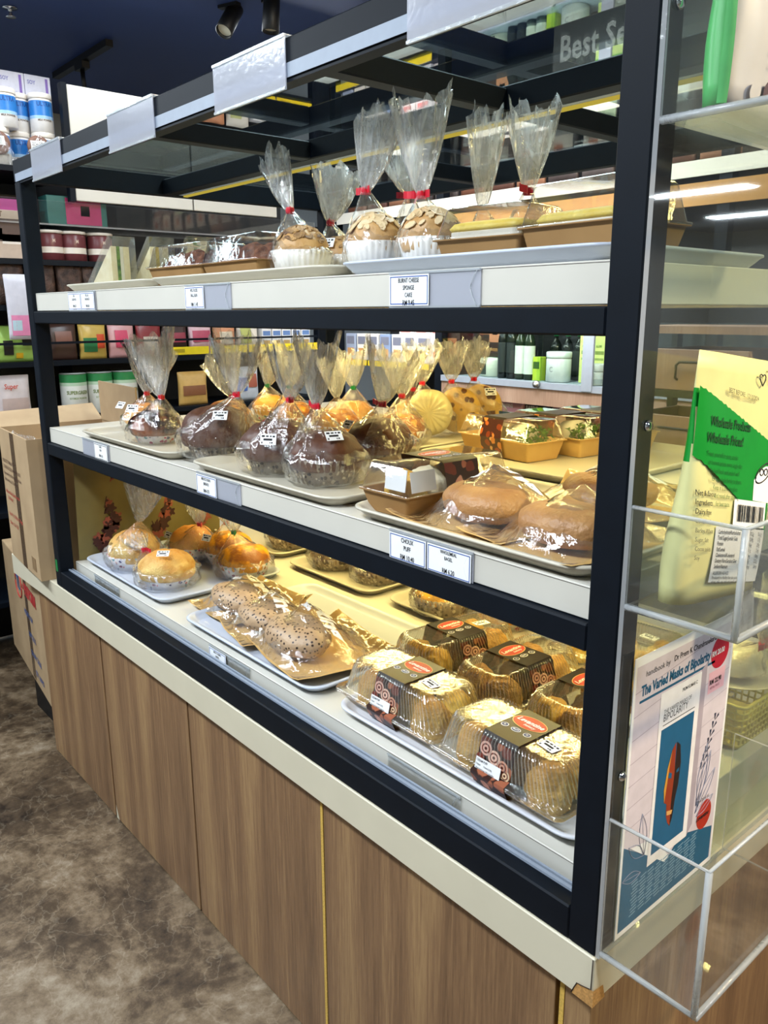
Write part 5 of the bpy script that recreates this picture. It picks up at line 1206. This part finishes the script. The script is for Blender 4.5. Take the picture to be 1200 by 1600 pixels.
for i, y in enumerate((.30, .42, .53)):
    carton(['white and lilac milk drink carton at the left end of the top rack row', 'white and lilac milk drink carton in the middle of the top rack row', 'white and lilac milk drink carton next to the white header panel'][i], (-3.36, y+.03, 1.665), R9, .108, .1, .168, 'e4e4f2', [(.80, .45, .90, .95, '8a6ac0'), (0, .0, 1, .06, 'b8a8e0'), (.05, .1, .3, .2, 'd060b0')], [('SOY', .022, .1, .78, '8a8ac8'), ('Probiotic Drink', .013, .1, .5, '8a9ac8'), ('Less sugar', .012, .1, .3, '9aa4d0')], 'milk drink cartons on top of the far rack')
    carton('white lilac carton in the lower tier, hidden behind the jars', (-3.36, y+.03, 1.4255), R9, .108, .1, .238, 'e4e4f2', [], [], 'lower tier cartons on top of the far rack')
for i, (y, z, x) in enumerate(((.375, 1.578, -3.24), (.445, 1.578, -3.30), (.520, 1.578, -3.24), (.335, 1.4255, -3.24), (.435, 1.4255, -3.29), (.520, 1.4255, -3.24))):
    lab = ['blue and white jar, left one of the upper tier on the far rack', 'blue and white jar set back between the two front ones on the far rack', 'blue and white jar nearest the white header panel on the far rack'][i] if i < 3 else 'blue and white jar in the lower tier, behind the brown cookies'
    jar(lab, (x, y, z), .046, .152, 'e8e6e4', 'e4dcd0', [(.42, .80, '2c7cc8'), (.34, .42, '9cc4e4')], 'blue and white jars' if i < 3 else 'lower blue and white jars', texts=[('ULTRA', .024, .66, '1a4a90'), ('MILK POWDER', .011, .28, '6a5a50')], rz=R9, lidh=.14)
for i, y in enumerate((.315, .475)):
    t = thing('cookie_bag', ['bag with a big brown cookie and white label, left one on the far rack', 'bag with a big brown cookie and white label, behind the price sleeve'][i], 'cookie bag', (RX-.035, y, 1.4256), R9, 'cookie bags on the far rack')
    m = MB(); m.lathe([(.0, -.012), (.035, -.012), (.046, -.005), (.046, .005), (.035, .012), (0, .012)], 'cookie', 28, tr(0, 0, .085) @ rot('X', 90)); m.build('cookie', t)
    m = MB(); m.box(-.03, -.0165, .075, .028, -.0155, .108, 'paper', rot('Y', -4)); 
    for k in range(4): m.box(-.026, -.0170, .081+.006*k, .018, -.0166, .0825+.006*k, 'ink', rot('Y', -4))
    m.build('label_sticker', t)
    lo, up = bag_mesh(.052, .10, .135, 0, 0, (0, 0, 1), .03, .03, 0, 7+i, .5); lo.build('bag', t)
# second level: cartons, tubs
carton('beige carton with milk splash and avocado picture on the far rack', (RX-.02, .325, 1.063), R9, .20, .1, .19, 'b8a494', [(0, .35, 1, .82, '4a342e'), (.3, .3, .75, .5, 'e4dcd4'), (.15, .38, .32, .62, 'c8b050')], [('OAT', .03, .1, .86, '6a4a3a')], None)
for i, y in enumerate((.50, .60, .72)):
    jar(['dark red ice cream tub partly behind the left post', 'dark red tub with a white rim, second from the left post', 'dark red tub with a white rim and a price sticker, rightmost'][i], (-3.23, y, 1.063), .055, .125, '6a3438', 'd8cfc4', [(.25, .45, 'e4dcd0')], 'dark red tubs on the far rack', 'ice_cream_tub', 'tub', .1, [('M', .02, .6, 'c8b0a0')], R9, 1.08)
for i, y in enumerate((.30, .43, .55, .66)):
    bag(['bag of dark cocoa flakes left of the left post', 'bag of dark cocoa flakes just right of the left post', 'bag of dark cocoa flakes, third along the rack', 'bag of dark cocoa flakes beside the sandwich packs'][i], (RX-.01, y, .876), R9, .12, .185, .06, 'brownbag', [], [], 'bags of dark cocoa flakes', seed=i)
carton('folded teal and magenta gift box on the acrylic shelf of the far rack', (RX-.05, .62, 1.2105), R9, .26, .10, .12, '2a6a64', [(.3, .05, .9, .95, 'b8306a'), (.55, .35, .7, .7, 'd8b040')], [], None)
carton('magenta packet lying on the acrylic shelf left of the left post', (RX-.05, .33, 1.2105), R9, .18, .10, .09, 'b83a90', [(.1, .1, .9, .3, '5a3a9a')], [], None)
bag('white bag with a pink label hanging on the far rack beside the left post', (RX+.03, .325, .735), R9, .13, .26, .03, flat('d0ccd4', .4), [(.08, .06, .92, .38, 'e48ab0'), (.1, .14, .4, .3, 'bcd4dc')], [], None, seed=9)
bag('lime green bag with black cow spots on the far rack', (RX-.02, .30, .6405), R9, .20, .15, .06, flat('a4c860', .4), [(.2, .2, .4, .6, '1a1a1a'), (.6, .45, .8, .8, '1a1a1a'), (.45, .1, .6, .25, 'e4b020')], [], None, seed=10)
# row on the shelf with the guard rail
rowc = [('cocoa_a', '4e362e', [(.2, .5, .8, .8, '8a5a4a')]), ('yel', 'd8b458', [(.1, .2, .6, .6, '2f7a48'), (.6, .3, .9, .7, 'd8502c')]), ('pink', 'e0a8a8', [(.2, .3, .7, .8, 'd84a6a')]), ('maroon', '8a2c30', [(.2, .2, .8, .6, 'd8c8b8')]), ('dark', '3a2424', [(.1, .4, .9, .7, 'a04050')]),
        ('rose', 'e8c0c8', [(.1, .4, .9, .75, 'c0506a')]), ('orange', 'e09a70', [(.2, .3, .8, .7, 'f0e0c8')]), ('white', 'd8d4cc', [(.1, .3, .6, .8, 'a8b060')])]
wordc = ['dark brown', 'yellow with a green fish print', 'salmon pink', 'maroon and cream', 'near black with a red band', 'rose pink', 'orange and cream', 'off white with an olive patch']
for i in range(8):
    y = .50+.135*i; bag(wordc[i]+' food bag on the rack shelf behind the guard rail', (RX-.03, y, .6405), R9, .125, .155, .05, flat(rowc[i][1], .35), rowc[i][2], [], 'food bags behind the guard rail', seed=20+i)
for i in range(5):
    y = 1.545+.062*i; carton('small white packet with a gold picture at the far end of the left rack', (RX-.02, y, .6405), R9, .056, .05, .12, 'd8dade', [(.15, .15, .85, .5, 'b8a070'), (.1, .7, .9, .9, '5a7ab0')], [], 'small white packets at the end of the left rack', 'product_packet', 'packet')
for i, y in enumerate((.535, .655, .775)):
    jar(['white and green soy milk tin nearest the left post', 'white and green soy milk tin, second from the left post', 'white and green soy milk tin mostly behind a bread bag'][i], (-3.205, y, .3955), .058, .185, 'dcdcd4', 'c8ccc8', [(.78, .97, '2e8048'), (.70, .78, 'b4ccb0')], 'white and green soy milk tins', 'drink_tin', 'tin', .03, [('SUPERGREEN', .022, .50, '6a7a3a'), ('SOYMILK POWDER', .012, .38, '8a9a6a')], R9, 1.0)
bag('pinkish white drink pouch with red lettering at the left end of the lower rack shelf', (RX-.03, .27, .3955), R9, .14, .185, .05, flat('d8cac8', .4), [(.1, .15, .9, .5, 'c8b0a8')], [('Super', .03, .2, .72, 'c84a34')], None, seed=33)
bag('yellow snack bag with dark lettering on the lower shelf of the far rack', (RX-.03, 1.12, .3955), R9, .16, .16, .05, flat('d0a860', .4), [(.1, .3, .9, .6, '8a5a3c')], [], None, seed=34)
bag('blue and white snack bag with flowers on the lower shelf of the far rack', (RX-.03, 1.42, .3955), R9, .16, .17, .05, flat('c4ccd8', .4), [(.1, .3, .5, .7, '4a6ab0'), (.55, .4, .9, .8, 'a05a48')], [], None, seed=35)

# ---------------------------------------------------------------- wall unit behind, parallel to the case
BY = 1.93
t = thing('wall_shelving', 'black shelving along the back wall with yellow price strips', 'shelving', (-1.3, 2.15, -.71))
def WP(m): m.v = [(x+1.3, y-2.15, z+.71) for x, y, z in m.v]; return m
for x in (-3.09, -2.30, -.95, .45): WP(MB().box(x, BY, -.709, x+.045, BY+.04, 1.95, 'black')).build('post', t)
WP(MB().box(-3.09, 2.34, -.709, .495, 2.36, 1.95, flat('3a3c40', .6))).build('back_panel', t)
for z, x0, x1 in ((.595, -3.045, -2.30), (.355, -3.045, .45), (.05, -3.045, .45), (.955, -3.045, .45), (1.335, -3.045, .45)):
    WP(MB().box(x0, BY+.002, z-.025, x1, 2.335, z, 'black')).build('shelf', t)
m = MB()
for k in range(3): m.box(-3.03+.235*k, BY-.004, .57, -2.81+.235*k, BY+.001, .597, flat('dcc428', .4))
WP(m).build('yellow_price_strip', t)
m = MB(); m.box(-3.04, BY-.006, 1.285, .45, BY+.001, 1.337, 'white'); WP(m).build('white_fascia', t)
m = MB(); m.box(-2.3, BY-.004, 1.19, .45, BY+.004, 1.265, flat('a87838', .5)); WP(m).build('wood_fascia', t)
m = MB(); m.box(-3.04, BY-.006, .925, .45, BY+.001, .957, 'white'); WP(m).build('white_shelf_edge', t)
m = MB(); m.box(-2.25, BY-.002, .455, .44, BY+.02, .525, 'wood_pink'); m.box(-2.25, BY-.008, .5255, .44, BY+.35, .552, 'alu'); WP(m).build('counter_ledge', t)
m = MB(); m.box(-2.25, BY, .556, -1.66, BY+.004, .90, 'pane'); m.box(-1.68, BY-.006, .556, .44, BY-.002, .90, 'pane'); WP(m).build('sliding_glass_door', t)
m = MB(); m.lathe([(0, 0), (.014, 0), (.014, .018), (0, .02)], 'steel', 16, tr(-1.67, BY-.008, .545) @ rot('X', 90)); WP(m).build('door_lock', t)
m = MB(); m.box(-1.45, BY-.012, .53, -1.40, BY-.001, .92, 'alu'); WP(m).build('door_frame', t)
t = thing('header_sign', 'dark grey header sign with large white lettering, above the back shelving', 'sign', (-1.0, BY-.01, 1.66))
m = MB(); m.box(-.66, 0, 0, 1.4, .01, .26, flat('4c4a4a', .5)); m.build('sign_board', t)
m = MB(); m.text('Best Seller', .125, flat('b8b4b0', .5), tr(-.63, -.002, .10) @ FRONT, .80, .02); m.build('lettering', t)
# behind-the-case goods
for i in range(7):
    x = -3.0+.094*i; carton('small blue grey tin box in the row left of the pink leaf cartons', (x+.02, BY+.03, .596), 0, .078, .06, .135, ['8c98b0', 'd8d4cc', 'd4d2d0', '7a8cae', 'dcd8d0', 'd0d0d4', 'c8ccd4'][i], [(.15, .15, .85, .45, 'b88a5a'), (.1, .6, .9, .9, '6a6e80')], [], 'small tin boxes on the back shelf', 'product_packet', 'packet')
leafp = [(.15, .15, .35, .3, 'd86a5a'), (.55, .1, .7, .32, '3a6a6a'), (.72, .3, .9, .45, '4a7a72'), (.4, .05, .5, .2, 'd86a5a'), (.1, .72, .75, .80, 'd88a8a')]
for i in range(3):
    carton(['left white carton with pink and teal leaves on the back shelf', 'middle white carton with pink and teal leaves on the back shelf', 'right white carton with pink and teal leaves on the back shelf'][i], (-2.555+.115*i, BY+.05, .596), 0, .108, .09, .20, 'e8dede', leafp, [('Oat Based', .013, .1, .8, 'c86a7a')], 'white cartons with leaf print')
carton('dark brown chocolate carton beside the leaf print cartons', (-2.235, BY+.05, .5525), 0, .10, .09, .24, '3a2420', [(.15, .4, .8, .7, 'a8684a'), (.3, .5, .6, .62, 'e4dcd8')], [], None)
carton('big cocoa powder carton with pastry picture in the glass cabinet', (-2.045, BY+.10, .64), 0, .15, .12, .22, '33201c', [(.1, .45, .5, .85, '7a4a34'), (.5, .3, .95, .75, 'b8785a'), (.62, .45, .82, .6, 'e8e4e4')], [('COCOA POWDER', .018, .06, .12, 'c8905a')], None)
m = MB(); m.lathe([(.06, 0), (.065, .004), (.066, .07), (.062, .083), (0, .086)], flat('d8dccc', .3), 30); m.lathe([(.0665, .01), (.0668, .06)], flat('20302a', .3), 30, None, lambda a, z, k: 1 if math.cos(a-3.6) > .2 else .9, False, False)
tag(m.build('round_tin', None, (-2.03, BY+.12, .5525)), 'round white and black tin under the cocoa powder carton', 'tin')
for i, x in enumerate((-1.925, -1.875)):
    bottle(['tall dark bottle with a grey label, left of the pair in the glass cabinet', 'tall dark bottle with a grey label, right of the pair in the glass cabinet'][i], (x, BY+.06, .5525), .023, .27, '14181a', '1a1a1c', '2c3032', 'dark bottles in the glass cabinet')
for i, x in enumerate((-1.825, -1.775)):
    bottle(['oil bottle with a white label and green cap, left of the pair', 'oil bottle with a white label and green cap, right of the pair'][i], (x, BY+.06, .5525), .024, .25, '1e2a1c', '181c18', 'e0e4dc', 'white labelled bottles in the glass cabinet')
for i in range(4):
    bottle('dark bottle with a bright green cap behind the white jar', (-1.735+.062*i, BY+.19, .5525), .027, .215, '1a201c', '1f9a58', '202a22', 'green capped bottles in the glass cabinet')
carton('small lime green box beside the oil bottles', (-1.728, BY+.05, .5525), 0, .04, .04, .10, 'b8cc40', [(.1, .5, .9, .8, '3a5a20')], [], None)
jar('white jar with a screw lid and printed C in the glass cabinet', (-1.625, BY+.07, .5525), .052, .125, 'dedfe2', 'e4e6e8', [], None, texts=[('C', .03, .35, 'a8a8b0')], lidh=.2)
jar('small low white jar in front of the yellow green boxes', (-1.43, BY+.045, .5525), .042, .085, 'd4d6da', 'dcdee2', [(.1, .3, 'a8b0b8')], None, lidh=.35)
for i, x in enumerate((-1.515, -1.448)):
    carton(['tall pale yellow box with a green top, left of the pair in the glass cabinet', 'tall pale yellow box with a green top, right of the pair in the glass cabinet'][i], (x, BY+.10, .5525), 0, .06, .05, .235, 'dce48c', [(0, .82, 1, 1, '7ab03a'), (.15, .5, .85, .56, '8a9a50'), (.15, .4, .85, .44, '9aa860')], [('ALOE', .014, .2, .62, '6a8a3a')], 'yellow green boxes in the glass cabinet')
for i, x in enumerate((-2.42, -2.28, -2.14, -2.0, -1.86, -1.72, -1.58)):
    bag('pink topped raisin bag on the dark shelf under the wooden ledge', (x, BY+.05, .3555), 0, .13, .105, .04, flat(['d8a0b4', '3c2630'][i % 2], .4), [(.2, .15, .8, .5, 'e8d8dc')], [('RAISINS', .024, .12, .68, 'f0eeee')], 'raisin bags under the ledge', seed=40+i)
for i in range(13):
    x = -2.98+.165*i; c = ['6a4434', '54362c', '8a6048', '403634', '4a4240'][i % 5]
    bag('brown and white coffee bag on the high back shelf', (x, BY+.06, 1.336), 0, .15, .33, .06, flat(c, .4), [(.1, .2, .9, .55, 'b8a898'), (.2, .65, .8, .85, 'd8d4d0'), (.3, .3, .6, .45, 'a05a3a')], [('Gold', .03, .25, .7, '3a2a22')], 'brown and white coffee bags on the high back shelf', seed=60+i)
for i, x in enumerate((-1.50, -1.42)):
    carton(['pale green tag card on the high back shelf, left of two', 'pale green tag card on the high back shelf, right of two'][i], (x, BY+.02, 1.50), 0, .07, .008, .14, 'd4dcb0', [(.1, .3, .9, .36, '7a8a60'), (.1, .5, .9, .56, '7a8a60')], [], 'pale green tag cards', 'tag_card', 'card')
for i in range(6):
    x = -2.55+.20*i; jar('white cup with red lettering on the shelf above the glass cabinet', (x, BY+.08, .9555), .045, .11, 'e0dedc', 'e8e6e4', [], 'white cups above the glass cabinet', 'paper_cup', 'cup', .1, [('TEA', .02, .4, 'c03038')], 0, 1.05)
for i in range(9):
    x = -2.98+.25*i; carton('brown storage carton on the low back shelf', (x+.02, BY+.05, .051), 0, .2, .2, .22, ['8a6a4a', '5a4a40', 'a08a6a'][i % 3], [(.2, .3, .8, .7, 'c8b8a0')], [], 'cartons on the low back shelf')

# wooden crates behind the case, seen through the side glass
for i, (x0, z0) in enumerate(((-.66, .62), (-.30, .62), (-.72, .43))):
    t = thing('wooden_crate', ['pale wooden crate with a black wire handle, behind the side glass', 'pale wooden crate mostly hidden behind the yellow and green pouch', 'pale wooden crate, lower one seen behind the side glass'][i], 'crate', (x0, 1.36, z0), 0, 'pale wooden crates')
    m = MB(); m.box(-.14, 0, 0, .14, .012, .115, 'wood_pink', ch=.001); m.box(-.14, .012, 0, -.128, .26, .115, 'wood_pink'); m.box(.128, .012, 0, .14, .26, .115, 'wood_pink'); m.box(-.128, .012, 0, .128, .26, .010, 'wood_pink'); m.box(-.128, .248, .01, .128, .26, .115, 'wood_pink'); m.build('crate_body', t)
    m = MB(); m.tube([(-.06, -.001, .03), (-.06, -.012, .035), (-.06, -.012, .07), (-.05, -.012, .08), (.05, -.012, .08), (.06, -.012, .07), (.06, -.012, .035), (.06, -.001, .03)], .004, 'black_edge', 6); m.build('handle', t)
t = thing('crate_stand', 'dark green stand carrying pale wooden crates behind the display case', 'stand', (-.3, 1.50, -.71))
dg_ = flat('1c2e26', .5)
for z in (.43, .62, .80):
    m = MB(); m.box(-.60, -.145, z+.71-.022, .55, .16, z+.71-.001, dg_ if z < .75 else 'wood_pink'); m.build('shelf', t)
for x in (-.60, .53):
    m = MB(); m.box(x, .125, 0, x+.02, .158, 1.508, dg_); m.build('post', t)
m = MB(); m.box(-.60, -.143, 0, .55, .115, 1.10, dg_); m.build('cabinet_body', t)
t = thing('notice_card', 'small lime green notice card standing on the wooden shelf behind the side glass', 'notice', (-.36, 1.42, .7995))
m = MB(); m.box(-.045, 0, 0, .045, .002, .075, flat('b4d448', .5)); m.build('card', t)
m = MB(); m.text('CUSTOMERS', .014, 'ink', tr(-.038, -.001, .045) @ FRONT, .75, .02); m.text('ONLY PLEASE', .011, 'ink', tr(-.036, -.001, .026) @ FRONT, .8, .02); m.build('lettering', t)

# ---------------------------------------------------------------- lift the whole set so that the floor is at z = 0
for o in list(S.objects):
    if o.parent is None: o.location.z += ZF
